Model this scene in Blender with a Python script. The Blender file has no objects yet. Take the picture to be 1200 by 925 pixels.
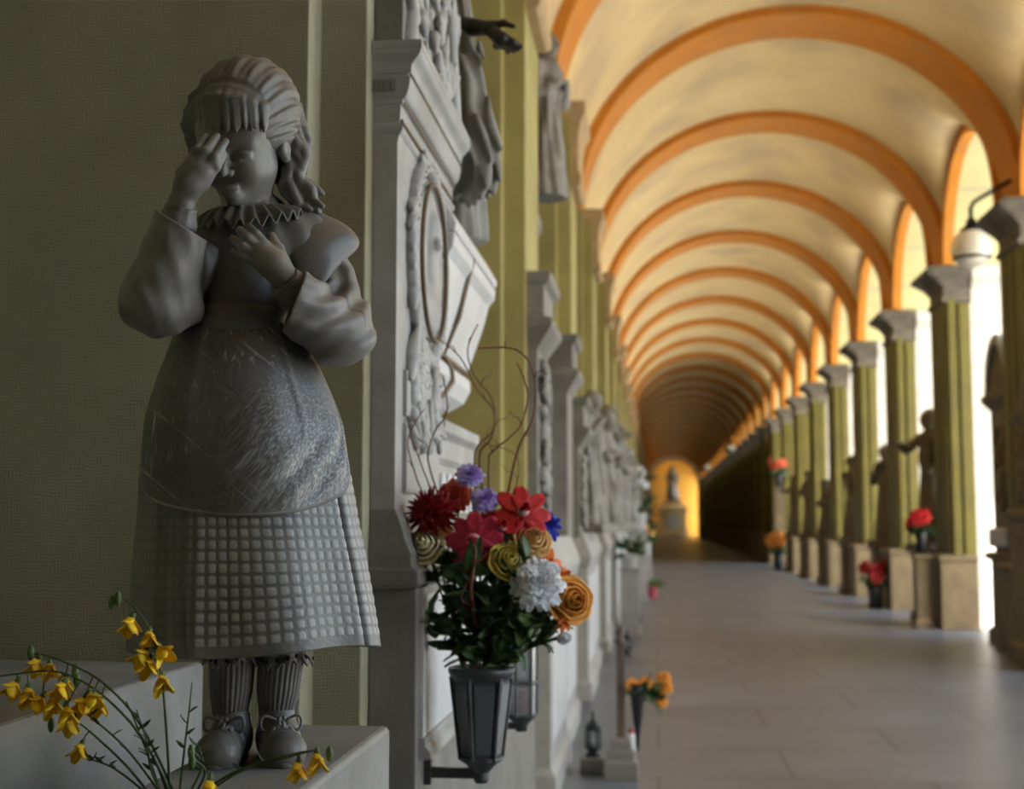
import bpy, bmesh, math, random
import numpy as np
from mathutils import Vector, Matrix
random.seed(7)
sc = bpy.context.scene
col = sc.collection
R = math.radians
PI = math.pi

# ---------------------------------------------------------------- camera, sky, sun, exposure
FPX = 1600.0                      # focal length in pixels of the 1200 px wide frame
CAMZ = 1.53                       # eye height above the arcade floor
PITCH = math.atan(148 / FPX)
YAW = math.atan(169 / FPX * math.cos(PITCH))
cam = bpy.data.cameras.new('camera')
cam.sensor_width = 36.0
cam.lens = 36.0 * FPX / 1200.0
cam.clip_start = 0.05
cam.clip_end = 400
cam.dof.use_dof = True
cam.dof.focus_distance = 2.20
cam.dof.aperture_fstop = 4.4
camo = bpy.data.objects.new('camera', cam)
col.objects.link(camo)
camo.location = (0, 0, CAMZ)
camo.rotation_euler = (PI / 2 + PITCH, 0, YAW)
sc.camera = camo

w = bpy.data.worlds.new('world')
sc.world = w
w.use_nodes = True
wn = w.node_tree.nodes
wl = w.node_tree.links
sky = wn.new('ShaderNodeTexSky')
sky.sky_type = 'NISHITA'
sky.sun_disc = False
sky.sun_elevation = R(42)
sky.sun_rotation = R(150)
sky.air_density = 1.4
sky.dust_density = 2.5
wn['Background'].inputs['Strength'].default_value = 0.52
wl.new(sky.outputs[0], wn['Background'].inputs['Color'])

sun = bpy.data.lights.new('sun', 'SUN')
sun.energy = 10.5
sun.angle = R(1.0)
sun.color = (1.0, 0.96, 0.90)
suno = bpy.data.objects.new('sun', sun)
col.objects.link(suno)
suno.rotation_euler = Vector((0.20, -0.50, 0.85)).to_track_quat('Z', 'Y').to_euler()
suno.location = (20, -20, 30)

sc.view_settings.view_transform = 'Standard'
sc.view_settings.look = 'None'
sc.view_settings.exposure = 0.85
sc.view_settings.gamma = 1.0
sc.view_settings.use_curve_mapping = False
sc.cycles.max_bounces = 10
sc.cycles.diffuse_bounces = 6
sc.cycles.sample_clamp_indirect = 8.0

# ---------------------------------------------------------------- pixel -> place helpers (design coordinates of the survey)
_f = np.array([-math.sin(YAW) * math.cos(PITCH), math.cos(YAW) * math.cos(PITCH), math.sin(PITCH)])
_r = np.array([math.cos(YAW), math.sin(YAW), 0.0])
_u = np.cross(_r, _f)
def ray(px, py): return _f * FPX + _r * (px - 600) + _u * (462.5 - py)
def atY(px, py, y):
    d = ray(px, py); return d * (y / d[1]) + np.array([0, 0, CAMZ])
def atX(px, py, x):
    d = ray(px, py); return d * (x / d[0]) + np.array([0, 0, CAMZ])

# ---------------------------------------------------------------- tagging
def tag(o, label=None, cat=None, group=None, kind=None):
    if label: o['label'] = label
    if cat: o['category'] = cat
    if group: o['group'] = group
    if kind: o['kind'] = kind
    return o
def thing(name, label, cat, loc=(0, 0, 0), rotz=0.0, group=None):
    o = bpy.data.objects.new(name, None)
    col.objects.link(o)
    o.empty_display_size = 0.05
    o.location = loc
    o.rotation_euler = (0, 0, rotz)
    return tag(o, label, cat, group)
def copy_tree(o, parent=None):
    c = o.copy()
    col.objects.link(c)
    c.parent = parent
    for ch in list(o.children):
        copy_tree(ch, c)
    return c
def dup(o, loc=None, rotz=None, label=None, group=None, scale=None):
    c = copy_tree(o)
    if loc is not None: c.location = loc
    if rotz is not None: c.rotation_euler = (0, 0, rotz)
    if scale is not None: c.scale = (scale,) * 3 if not hasattr(scale, '__len__') else scale
    if label: c['label'] = label
    if group: c['group'] = group
    elif group == '' and 'group' in c: del c['group']
    return c

# ---------------------------------------------------------------- mesh builder
class MB:
    def __init__(s): s.v = []; s.f = []
    def add(s, vs, fs, M=None):
        b = len(s.v)
        for p in vs:
            s.v.append(tuple(M @ Vector(p)) if M is not None else tuple(p))
        for f in fs: s.f.append(tuple(i + b for i in f))
        return s
    def box(s, x0, x1, y0, y1, z0, z1, M=None):
        return s.add([(x0, y0, z0), (x1, y0, z0), (x1, y1, z0), (x0, y1, z0), (x0, y0, z1), (x1, y0, z1), (x1, y1, z1), (x0, y1, z1)],
                     [(0, 3, 2, 1), (4, 5, 6, 7), (0, 1, 5, 4), (1, 2, 6, 5), (2, 3, 7, 6), (3, 0, 4, 7)], M)
    def stack(s, x0, x1, y0, y1, prof, grow=(0, 1, 1, 1), M=None):
        """rectangular rings at heights z, offset outwards by d; prof = [(d, z)...]; grow says which sides (x0, x1, y0, y1) follow d"""
        vs = []; fs = []
        for d, z in prof:
            vs += [(x0 - d * grow[0], y0 - d * grow[2], z), (x1 + d * grow[1], y0 - d * grow[2], z),
                   (x1 + d * grow[1], y1 + d * grow[3], z), (x0 - d * grow[0], y1 + d * grow[3], z)]
        n = len(prof)
        for i in range(n - 1):
            for k in range(4):
                a = i * 4 + k; b = i * 4 + (k + 1) % 4
                fs.append((a, b, b + 4, a + 4))
        fs.append((3, 2, 1, 0)); t = (n - 1) * 4
        fs.append((t, t + 1, t + 2, t + 3))
        return s.add(vs, fs, M)
    def lathe(s, prof, n=24, M=None, cap=True, ry=1.0):
        vs = []; fs = []
        for r, z in prof:
            for k in range(n):
                a = 2 * PI * k / n
                vs.append((r * math.cos(a), r * ry * math.sin(a), z))
        m = len(prof)
        for i in range(m - 1):
            for k in range(n):
                a = i * n + k; b = i * n + (k + 1) % n
                fs.append((a, b, b + n, a + n))
        if cap:
            fs.append(tuple(reversed(range(n)))); fs.append(tuple((m - 1) * n + k for k in range(n)))
        return s.add(vs, fs, M)
    def prism(s, poly, axis, a0, a1, M=None):
        """extrude a closed polygon (list of 2-D points) along an axis; 'x': poly is (y, z); 'y': poly is (x, z); 'z': poly is (x, y)"""
        n = len(poly)
        def p3(p, a):
            return {'x': (a, p[0], p[1]), 'y': (p[0], a, p[1]), 'z': (p[0], p[1], a)}[axis]
        vs = [p3(p, a0) for p in poly] + [p3(p, a1) for p in poly]
        fs = [(i, (i + 1) % n, (i + 1) % n + n, i + n) for i in range(n)]
        fs.append(tuple(reversed(range(n)))); fs.append(tuple(range(n, 2 * n)))
        return s.add(vs, fs, M)
    def tube(s, pts, r, n=6, M=None, closed=False):
        pts = [Vector(p) for p in pts]
        m = len(pts)
        rs = [r] * m if not hasattr(r, '__len__') else r
        vs = []; fs = []
        up = Vector((0.13, 0.21, 0.97))
        for i, p in enumerate(pts):
            if closed: t = pts[(i + 1) % m] - pts[i - 1]
            else: t = pts[min(i + 1, m - 1)] - pts[max(i - 1, 0)]
            if t.length < 1e-9: t = Vector((0, 0, 1))
            t.normalize()
            a = t.cross(up)
            if a.length < 0.05: a = t.cross(Vector((1, 0, 0.1)))
            a.normalize(); b = t.cross(a).normalized(); up = a.cross(t)
            for k in range(n):
                q = 2 * PI * k / n
                vs.append(tuple(p + (a * math.cos(q) + b * math.sin(q)) * rs[i]))
        for i in range(m if closed else m - 1):
            j = (i + 1) % m
            for k in range(n):
                k2 = (k + 1) % n
                fs.append((i * n + k, i * n + k2, j * n + k2, j * n + k))
        if not closed:
            fs.append(tuple(reversed(range(n)))); fs.append(tuple((m - 1) * n + k for k in range(n)))
        return s.add(vs, fs, M)
    def ball(s, c, r, n=12, m=8, M=None):
        if not hasattr(r, '__len__'): r = (r, r, r)
        vs = [(c[0], c[1], c[2] - r[2])]
        for i in range(1, m):
            t = -PI / 2 + PI * i / m
            for k in range(n):
                a = 2 * PI * k / n
                vs.append((c[0] + r[0] * math.cos(t) * math.cos(a), c[1] + r[1] * math.cos(t) * math.sin(a), c[2] + r[2] * math.sin(t)))
        vs.append((c[0], c[1], c[2] + r[2]))
        fs = [(0, 1 + (k + 1) % n, 1 + k) for k in range(n)]
        for i in range(m - 2):
            for k in range(n):
                a = 1 + i * n + k; b = 1 + i * n + (k + 1) % n
                fs.append((a, b, b + n, a + n))
        t = len(vs) - 1; q = 1 + (m - 2) * n
        fs += [(q + k, q + (k + 1) % n, t) for k in range(n)]
        return s.add(vs, fs, M)
    def grid(s, fn, nu, nv, closed_u=False, M=None):
        vs = []; fs = []
        cu = nu if closed_u else nu + 1
        for j in range(nv + 1):
            for i in range(cu):
                vs.append(fn(i / nu, j / nv))
        for j in range(nv):
            for i in range(nu):
                a = j * cu + i; b = j * cu + (i + 1) % cu
                fs.append((a, b, b + cu, a + cu))
        return s.add(vs, fs, M)
    def build(s, name, m, parent=None, smooth=False, bevel=0.0, solid=0.0, auto=None):
        me = bpy.data.meshes.new(name)
        me.from_pydata(s.v, [], s.f)
        me.validate(); me.update()
        if smooth: me.shade_smooth()
        o = bpy.data.objects.new(name, me)
        col.objects.link(o)
        me.materials.append(m)
        if parent is not None: o.parent = parent
        if solid:
            q = o.modifiers.new('solid', 'SOLIDIFY'); q.thickness = solid; q.offset = 0
        if bevel:
            q = o.modifiers.new('bevel', 'BEVEL'); q.width = bevel; q.segments = 2; q.limit_method = 'ANGLE'; q.angle_limit = R(35)
        if auto is not None: me.set_sharp_from_angle(angle=R(auto))
        return o
def T(x, y, z, rz=0.0, rx=0.0, ry=0.0, s=1.0):
    return Matrix.Translation((x, y, z)) @ Matrix.Rotation(rz, 4, 'Z') @ Matrix.Rotation(ry, 4, 'Y') @ Matrix.Rotation(rx, 4, 'X') @ Matrix.Scale(s, 4)

# ---------------------------------------------------------------- materials
def mat(name, c1, c2=None, scale=6.0, rough=0.6, bump=0.0, bscale=40.0, metal=0.0, detail=6.0, stain=None, stscale=1.2, stamt=0.5, emit=None, est=1.0, alpha=None, trans=0.0, spec=0.5, sss=0.0, stretch=(1, 1, 1)):
    m = bpy.data.materials.new(name)
    m.use_nodes = True
    nt = m.node_tree; N = nt.nodes; L = nt.links
    b = N['Principled BSDF']
    b.inputs['Roughness'].default_value = rough
    b.inputs['Metallic'].default_value = metal
    b.inputs['Specular IOR Level'].default_value = spec
    b.inputs['Transmission Weight'].default_value = trans
    if sss:
        b.inputs['Subsurface Weight'].default_value = sss
        b.inputs['Subsurface Radius'].default_value = (0.02, 0.012, 0.008)
    tc = N.new('ShaderNodeTexCoord')
    mp = N.new('ShaderNodeMapping'); mp.inputs['Scale'].default_value = stretch
    L.new(tc.outputs['Object'], mp.inputs['Vector'])
    if c2 is None: c2 = tuple(x * 0.8 for x in c1)
    no = N.new('ShaderNodeTexNoise'); no.inputs['Scale'].default_value = scale; no.inputs['Detail'].default_value = detail
    no.inputs['Roughness'].default_value = 0.6
    L.new(mp.outputs[0], no.inputs['Vector'])
    rp = N.new('ShaderNodeValToRGB')
    rp.color_ramp.elements[0].position = 0.33; rp.color_ramp.elements[1].position = 0.67
    rp.color_ramp.elements[0].color = (*c2, 1); rp.color_ramp.elements[1].color = (*c1, 1)
    L.new(no.outputs['Fac'], rp.inputs['Fac'])
    out = rp.outputs['Color']
    if stain:
        n2 = N.new('ShaderNodeTexNoise'); n2.inputs['Scale'].default_value = stscale; n2.inputs['Detail'].default_value = 5
        L.new(mp.outputs[0], n2.inputs['Vector'])
        r2 = N.new('ShaderNodeValToRGB'); r2.color_ramp.elements[0].position = 0.48; r2.color_ramp.elements[1].position = 0.68
        r2.color_ramp.elements[0].color = (0, 0, 0, 1); r2.color_ramp.elements[1].color = (stamt,) * 3 + (1,)
        L.new(n2.outputs['Fac'], r2.inputs['Fac'])
        mx = N.new('ShaderNodeMix'); mx.data_type = 'RGBA'
        L.new(r2.outputs['Color'], mx.inputs[0]); L.new(out, mx.inputs[6]); mx.inputs[7].default_value = (*stain, 1)
        out = mx.outputs[2]
    L.new(out, b.inputs['Base Color'])
    if bump:
        n3 = N.new('ShaderNodeTexNoise'); n3.inputs['Scale'].default_value = bscale; n3.inputs['Detail'].default_value = 4
        L.new(mp.outputs[0], n3.inputs['Vector'])
        bp = N.new('ShaderNodeBump'); bp.inputs['Strength'].default_value = bump; bp.inputs['Distance'].default_value = 0.01
        L.new(n3.outputs['Fac'], bp.inputs['Height']); L.new(bp.outputs[0], b.inputs['Normal'])
    if emit:
        b.inputs['Emission Color'].default_value = (*emit, 1); b.inputs['Emission Strength'].default_value = est
    return m
def nodes(m): return m.node_tree.nodes, m.node_tree.links, m.node_tree.nodes['Principled BSDF']

# ---------------------------------------------------------------- the arcade
BAY = 4.2
Y0 = 3.30                          # camera-facing plane of the first left pilaster and of the first rib
KA, KB = -3, 30                    # bays behind the camera .. far end
PD = 0.85                          # depth of a pier / rib along the arcade
XC, RA, RB, SPR = 1.67, 2.63, 2.31, 5.2
YEND = 134.0
YBACK = Y0 + BAY * KA
def yk(k): return Y0 + BAY * k

M_olive = mat('olive_plaster', (0.34, 0.33, 0.222), (0.29, 0.28, 0.18), 3.0, 0.85, 0.0, stain=(0.20, 0.165, 0.085), stscale=0.9, stamt=0.75)
def _cross_hatch(m):
    N, L, b = nodes(m)
    tc = N.new('ShaderNodeTexCoord')
    sep = N.new('ShaderNodeSeparateXYZ'); L.new(tc.outputs['Object'], sep.inputs[0])
    def wave(sock, fr):
        a = N.new('ShaderNodeMath'); a.operation = 'MULTIPLY'; L.new(sock, a.inputs[0]); a.inputs[1].default_value = fr
        s_ = N.new('ShaderNodeMath'); s_.operation = 'SINE'; L.new(a.outputs[0], s_.inputs[0]); return s_.outputs[0]
    nz = N.new('ShaderNodeTexNoise'); nz.inputs['Scale'].default_value = 25; L.new(tc.outputs['Object'], nz.inputs['Vector'])
    nm = N.new('ShaderNodeMath'); nm.operation = 'MULTIPLY_ADD'; nm.inputs[1].default_value = 0.02; L.new(nz.outputs['Fac'], nm.inputs[0])
    xy = N.new('ShaderNodeMath'); xy.operation = 'ADD'; L.new(sep.outputs['X'], xy.inputs[0]); L.new(sep.outputs['Y'], xy.inputs[1])
    L.new(xy.outputs[0], nm.inputs[2])
    nm2 = N.new('ShaderNodeMath'); nm2.operation = 'MULTIPLY_ADD'; nm2.inputs[1].default_value = 0.02; L.new(nz.outputs['Fac'], nm2.inputs[0]); L.new(sep.outputs['Z'], nm2.inputs[2])
    a = wave(nm.outputs[0], 820); c = wave(nm2.outputs[0], 820)
    ad = N.new('ShaderNodeMath'); ad.operation = 'ADD'; L.new(a, ad.inputs[0]); L.new(c, ad.inputs[1])
    n4 = N.new('ShaderNodeTexNoise'); n4.inputs['Scale'].default_value = 140; n4.inputs['Detail'].default_value = 3; L.new(tc.outputs['Object'], n4.inputs['Vector'])
    ad2 = N.new('ShaderNodeMath'); ad2.operation = 'MULTIPLY_ADD'; ad2.inputs[1].default_value = 3.0; L.new(n4.outputs['Fac'], ad2.inputs[0]); L.new(ad.outputs[0], ad2.inputs[2])
    bp = N.new('ShaderNodeBump'); bp.inputs["Strength"].default_value = 0.24; bp.inputs['Distance'].default_value = 0.002
    L.new(ad2.outputs[0], bp.inputs['Height']); L.new(bp.outputs[0], b.inputs['Normal'])
_cross_hatch(M_olive)
M_pil = mat('yellow_green_paint', (0.40, 0.345, 0.125), (0.325, 0.28, 0.095), 2.2, 0.7, 0.15, 30, stain=(0.25, 0.21, 0.08), stscale=1.6, stamt=0.6)
M_shaft = mat('green_painted_shaft', (0.130, 0.110, 0.007), (0.095, 0.080, 0.005), 2.0, 0.6, 0.1, 30, stain=(0.065, 0.052, 0.006), stscale=1.1, stamt=0.5)
M_cream = mat('cream_vault_plaster', (0.80, 0.615, 0.30), (0.71, 0.53, 0.25), 1.1, 0.85, 0.12, 14, stain=(0.52, 0.39, 0.23), stscale=0.9, stamt=0.7)
M_orange = mat('orange_painted_rib', (0.68, 0.255, 0.018), (0.60, 0.21, 0.014), 2.5, 0.75, 0.1, 30, stain=(0.5, 0.24, 0.08), stscale=1.5, stamt=0.4)
M_corbel = mat('ochre_stone', (0.50, 0.35, 0.18), (0.40, 0.27, 0.13), 6, 0.75, 0.2, 30)
M_capital = mat('grey_capital_stone', (0.15, 0.128, 0.095), (0.09, 0.075, 0.055), 9, 0.8, 0.4, 40, stain=(0.055, 0.047, 0.036), stscale=3.0, stamt=0.6)
M_ashlar = mat('white_ashlar', (0.58, 0.57, 0.53), (0.52, 0.50, 0.46), 2, 0.8, 0.1, 25, stain=(0.44, 0.41, 0.34), stscale=1.6, stamt=0.5)
def _joints(m, hz=0.62):
    N, L, b = nodes(m)
    tc = N.new('ShaderNodeTexCoord'); sep = N.new('ShaderNodeSeparateXYZ'); L.new(tc.outputs['Object'], sep.inputs[0])
    d = N.new('ShaderNodeMath'); d.operation = 'DIVIDE'; L.new(sep.outputs['Z'], d.inputs[0]); d.inputs[1].default_value = hz
    fr = N.new('ShaderNodeMath'); fr.operation = 'FRACT'; L.new(d.outputs[0], fr.inputs[0])
    lt = N.new('ShaderNodeMath'); lt.operation = 'LESS_THAN'; L.new(fr.outputs[0], lt.inputs[0]); lt.inputs[1].default_value = 0.045
    src = b.inputs['Base Color'].links[0].from_socket
    mx = N.new('ShaderNodeMix'); mx.data_type = 'RGBA'; L.new(lt.outputs[0], mx.inputs[0]); L.new(src, mx.inputs[6]); mx.inputs[7].default_value = (0.42, 0.38, 0.30, 1)
    L.new(mx.outputs[2], b.inputs['Base Color'])
_joints(M_ashlar)
M_soffit = mat('pale_green_stone', (0.62, 0.58, 0.30), (0.54, 0.50, 0.25), 2, 0.8, 0.1, 25)
_joints(M_soffit)
M_floor = mat('grey_stone_floor', (0.160, 0.178, 0.200), (0.118, 0.132, 0.150), 1.3, 0.36, 0.08, 30, stain=(0.088, 0.096, 0.108), stscale=0.7, stamt=0.5)
def _slabs(m):
    N, L, b = nodes(m)
    tc = N.new('ShaderNodeTexCoord')
    mp = N.new('ShaderNodeMapping'); mp.inputs['Rotation'].default_value = (0, 0, 0); L.new(tc.outputs['Object'], mp.inputs['Vector'])
    br = N.new('ShaderNodeTexBrick'); L.new(mp.outputs[0], br.inputs['Vector'])
    br.inputs['Color1'].default_value = (1, 1, 1, 1); br.inputs['Color2'].default_value = (0.84, 0.84, 0.84, 1); br.inputs['Mortar'].default_value = (0.35, 0.34, 0.33, 1)
    br.inputs['Scale'].default_value = 1.0; br.inputs['Mortar Size'].default_value = 0.012; br.inputs['Brick Width'].default_value = 1.6; br.inputs['Row Height'].default_value = 1.05
    src = b.inputs['Base Color'].links[0].from_socket
    mx = N.new('ShaderNodeMix'); mx.data_type = 'RGBA'; mx.blend_type = 'MULTIPLY'; mx.inputs[0].default_value = 1.0
    L.new(src, mx.inputs[6]); L.new(br.outputs['Color'], mx.inputs[7]); L.new(mx.outputs[2], b.inputs['Base Color'])
_slabs(M_floor)
M_ground = mat('pale_gravel', (0.58, 0.57, 0.54), (0.48, 0.47, 0.45), 3, 0.95)
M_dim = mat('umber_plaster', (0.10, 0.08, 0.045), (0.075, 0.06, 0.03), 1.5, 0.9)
M_marble = mat('grey_white_marble', (0.42, 0.42, 0.41), (0.31, 0.305, 0.29), 5, 0.45, 0.12, 30, stain=(0.20, 0.19, 0.175), stscale=2.2, stamt=0.55)
M_marble_dk = mat('weathered_grey_marble', (0.235, 0.225, 0.205), (0.16, 0.15, 0.135), 5, 0.55, 0.2, 30, stain=(0.095, 0.088, 0.075), stscale=2.6, stamt=0.6)
M_tan = mat('brown_stone', (0.17, 0.128, 0.065), (0.11, 0.082, 0.042), 4, 0.7, 0.2, 30, stain=(0.06, 0.046, 0.025), stscale=2.6, stamt=0.6)
M_white = mat('white_marble', (0.66, 0.67, 0.68), (0.57, 0.58, 0.585), 4, 0.35, 0.03, 20, stain=(0.44, 0.44, 0.435), stscale=2.5, stamt=0.35)
M_iron = mat('black_iron', (0.035, 0.037, 0.04), (0.022, 0.023, 0.025), 20, 0.38, 0.1, 80, metal=0.7)
M_lampglass = mat('opal_glass', (0.85, 0.80, 0.66), (0.80, 0.74, 0.60), 3, 0.18, trans=0.15)

# floor, ground outside
tag(MB().box(-2.6, 5.95, YBACK - 1, YEND + 2, -0.3, 0.0).build('floor', M_floor), kind='structure')
tag(MB().box(5.95, 60, -60, 190, -0.5, -0.15).build('ground', M_ground), kind='structure')

# ceiling: a barrel vault that opens into lunettes over the arcade side
PA, PB = -0.10, 0.95                # camera side and far side of an arcade pier
LUN = (BAY - (PB - PA)) / 2
def barrel(x):
    t = (x - XC) / (RA + 0.02)
    return SPR + (RB + 0.09) * math.sqrt(max(0.0, 1 - t * t))
def lunette(y):
    f = (y - Y0) % BAY
    d = f - PB - LUN
    if abs(d) > LUN: return SPR
    return SPR + 0.02 + (LUN + 0.02) * math.sqrt(max(0.0, 1 - (d / LUN) ** 2))
ys = []
for k in range(KA, KB + 1):
    for i in range(30): ys.append(yk(k) + BAY * i / 30)
ys.append(YEND)
xs = [XC - (RA + 0.02) * math.cos(PI * i / 56) for i in range(57)]
vs = []; fs = []
for y in ys:
    for x in xs:
        z = barrel(x)
        if x > XC:
            l_ = lunette(y); h_ = max(0.35 - abs(z - l_), 0) / 0.35
            z = max(z, l_) + (h_ * h_ * 0.35 * 0.25 if l_ > SPR + .05 else 0)
        vs.append((x, y, z))
n = len(xs)
for j in range(len(ys) - 1):
    for i in range(n - 1):
        a = j * n + i
        fs.append((a, a + n, a + n + 1, a + 1))
tag(MB().add(vs, fs).build('ceiling', M_cream, smooth=True), kind='structure')
# roof slab over the vault (keeps the daylight out)
tag(MB().box(-2.6, 5.95, YBACK - 1, YEND + 2, 8.0, 8.3).build('ceiling_roof_slab', M_ashlar), kind='structure')

# ribs: one orange band per frame
def rib_mesh():
    m = MB()
    n = 60
    vs = []
    for i in range(n + 1):
        a = PI * i / n
        c, s_ = math.cos(a), math.sin(a)
        for rr in (0.0, 0.13):
            for y in (0.0, PD):
                vs.append((-(RA - 0.10 + rr) * c, y, (RB - 0.01 + rr) * s_))
    fs = []
    for i in range(n):
        a = i * 4; b = a + 4
        fs += [(a, a + 1, b + 1, b), (a + 2, b + 2, b + 3, a + 3), (a, b, b + 2, a + 2), (a + 1, a + 3, b + 3, b + 1)]
    return m.add(vs, fs)
rib = rib_mesh().build('trim_1', M_orange, smooth=True, auto=40)
tag(rib, kind='structure')
rib.location = (XC, yk(KA), SPR)
for i, k in enumerate(range(KA + 1, KB + 1)):
    c = rib.copy(); col.objects.link(c); c.name = 'trim_%d' % (i + 2); c.location = (XC, yk(k), SPR)

# right wall: round arches of dressed stone between the piers, with an orange inner archivolt
XI, XM, XO = 4.20, 4.29, 5.82
def arch_poly(r, zt, half):
    p = [(-half, SPR), (-r, SPR)]
    p += [(-r * math.cos(PI * i / 28), SPR + r * math.sin(PI * i / 28)) for i in range(1, 28)]
    p += [(r, SPR), (half, SPR), (half, zt), (-half, zt)]
    return p
wr = MB(); tr = MB(); _nb = [1]
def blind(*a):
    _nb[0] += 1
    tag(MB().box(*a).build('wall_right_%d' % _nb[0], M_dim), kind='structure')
for k in range(KA, KB):
    yc = yk(k) + PB + LUN
    M = T(0, yc, 0)
    wr.prism(arch_poly(LUN - 0.03, 8.0, BAY / 2), 'x', XM, XO, M)
    n = 28
    vs = []
    for i in range(n + 1):
        a = PI * i / n
        for rr in (LUN - 0.10, LUN + 0.03):
            for x in (XI - 0.06, XM):
                vs.append((x, -rr * math.cos(a), SPR + rr * math.sin(a)))
    fs = []
    for i in range(n):
        a = i * 4; b = a + 4
        fs += [(a, b, b + 1, a + 1), (a + 2, a + 3, b + 3, b + 2), (a, a + 2, b + 2, b), (a + 1, b + 1, b + 3, a + 3)]
    tr.add(vs, fs, M)
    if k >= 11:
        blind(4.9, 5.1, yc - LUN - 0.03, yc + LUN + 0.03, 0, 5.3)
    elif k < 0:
        blind(4.9, 5.1, yc - LUN - 0.03, yc + (LUN + 0.03 if k < -1 else -0.75), 0, 6.8)  # unseen walls added beside and behind the camera to hold light off the statue
tag(wr.build('wall_right', M_soffit), kind='structure')
tag(tr.build('trim_archivolts', M_orange, smooth=True, auto=40), kind='structure')
tag(MB().box(-2.6, 5.95, YEND, YEND + 0.4, 0, 8.0).build('wall_end', mat('ochre_end_wall', (0.80, 0.44, 0.07), (0.70, 0.36, 0.05), 0.6, 0.8)), kind='structure')
tag(MB().box(-2.6, 5.95, YBACK - 0.6, YBACK - 0.2, 0, 8.0).build('wall_back', M_olive), kind='structure')
tag(MB().box(-2.6, -2.3, YBACK - 1, YEND + 2, 0, 8.0).build('wall_left', M_olive), kind='structure')
# upper wall over the niches, carries the left springing of the vault
tag(MB().box(-2.3, -0.92, YBACK - 0.2, YEND, 5.2, 8.0).build('wall_left_upper', M_olive), kind='structure')

# piers of the arcade
def pier():
    t = thing('arcade_pier', 'green painted arcade pier', 'pier')
    m = MB(); m.stack(4.0, 4.52, PA, PB, [(0.0, 0.0), (0.0, 0.95), (0.03, 0.97), (0.03, 1.02), (-0.02, 1.05)], (1, 0, 1, 1))
    for y0, y1 in ((PA + 0.12, PA + 0.14), (PA + 0.3, PA + 0.33)): pass
    m.build('plinth', M_tan, t, bevel=0.008)
    # stepped, grooved shaft
    s_ = MB()
    a, b = PA, PB
    poly = [(4.15, a + 0.06), (4.20, a + 0.06), (4.20, a), (4.31, a), (4.31, a + 0.09), (4.36, a + 0.09), (4.36, a + 0.03), (4.52, a + 0.03), (4.52, b - 0.03), (4.36, b - 0.03), (4.36, b - 0.09),
            (4.31, b - 0.09), (4.31, b), (4.20, b), (4.20, b - 0.06), (4.15, b - 0.06), (4.15, 0.62), (4.22, 0.62), (4.22, 0.56), (4.15, 0.56), (4.15, 0.31), (4.22, 0.31), (4.22, 0.25), (4.15, 0.25)]
    s_.prism(poly, 'z', 1.04, 4.72)
    s_.build('shaft', M_shaft, t, bevel=0.006)
    c = MB(); c.stack(4.15, 4.54, a + 0.02, b - 0.02, [(0.0, 4.66), (0.035, 4.68), (0.035, 4.73), (0.0, 4.76), (0.0, 4.88), (0.03, 4.92), (0.09, 4.99), (0.19, 5.06), (0.25, 5.10), (0.25, 5.15), (0.20, 5.195)], (1, 0, 0.5, 0.5))
    c.build('capital', M_capital, t, bevel=0.008)
    b_ = MB(); b_.box(4.52, XO, a + 0.04, b - 0.04, 0.0, 4.86)
    b_.build('ashlar_block', M_ashlar, t)
    i = MB(); i.stack(4.54, XO, a + 0.04, b - 0.04, [(0.0, 4.84), (0.06, 4.92), (0.10, 5.0), (0.10, 5.12), (0.06, 5.195)], (0, 1, 1, 1))
    i.build('impost', M_ashlar, t, bevel=0.01)
    return t
PIER_L = {2: 'green arcade pier just beyond the frame, ahead of the globe lamp', 3: 'nearest green pier at the right edge, behind the globe lamp',
          4: 'green pier behind the round topped tomb, first one wholly in view', 5: 'green pier second in line behind the round topped tomb',
          6: 'green pier third in line behind the round topped tomb', 7: 'green pier fourth in line behind the round topped tomb',
          8: 'green pier fifth in line behind the round topped tomb', 9: 'green pier sixth in line, last but one before the dark stretch',
          10: 'green pier with bright stone back at the start of the dark stretch'}
p0 = None
for k in range(KA, KB + 1):
    if p0 is None: o = p0 = pier()
    else: o = copy_tree(p0)
    o.location = (0, yk(k), 0)
    if k in PIER_L: tag(o, PIER_L[k])
    elif k < 2: tag(o, 'green arcade pier beside or behind the viewpoint', group='arcade piers near the viewpoint')
    else: tag(o, 'dim green pier in the far dark stretch of the arcade', group='far dark arcade piers')

# left pilasters with their corbels
XP = -0.715
XA = float(atY(357, 400, Y0 - 0.11)[0])
def pilaster():
    t = thing('plaster_pilaster', 'yellow green pilaster', 'pilaster')
    s_ = MB()
    s_.prism([(-2.3, -0.11), (XA, -0.11), (XA, 0.0), (XP, 0.0), (XP, PD), (XA, PD), (XA, PD + 0.11), (-2.3, PD + 0.11)], 'z', 0.0, 5.2)
    s_.build('shaft', M_olive, t, bevel=0.004)
    c = MB(); c.stack(-0.95, XP + 0.06, 0.05, PD - 0.05, [(0.0, 4.45), (0.03, 4.48), (0.03, 4.54), (0.005, 4.6), (0.01, 4.9), (0.03, 5.02), (0.07, 5.09), (0.07, 5.2), (0.0, 5.22)], (0, 1, 1, 1))
    c.build('corbel', M_corbel, t, bevel=0.006)
    return t
PIL_L = {0: 'olive plaster pilaster directly behind the statue of the girl', 1: 'yellow green pilaster behind the tall twigs of the bouquet',
         2: 'yellow green pilaster below the first complete corbel, behind the hanging drapery', 3: 'yellow green pilaster under the second corbel beside the cream vault',
         4: 'yellow green pilaster under the third corbel, fifth counting from the statue', 5: 'yellow green pilaster under the fourth corbel, sixth counting from the statue', 6: 'slender pilaster under the fifth corbel, seventh counting from the statue'}
q0 = None
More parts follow.
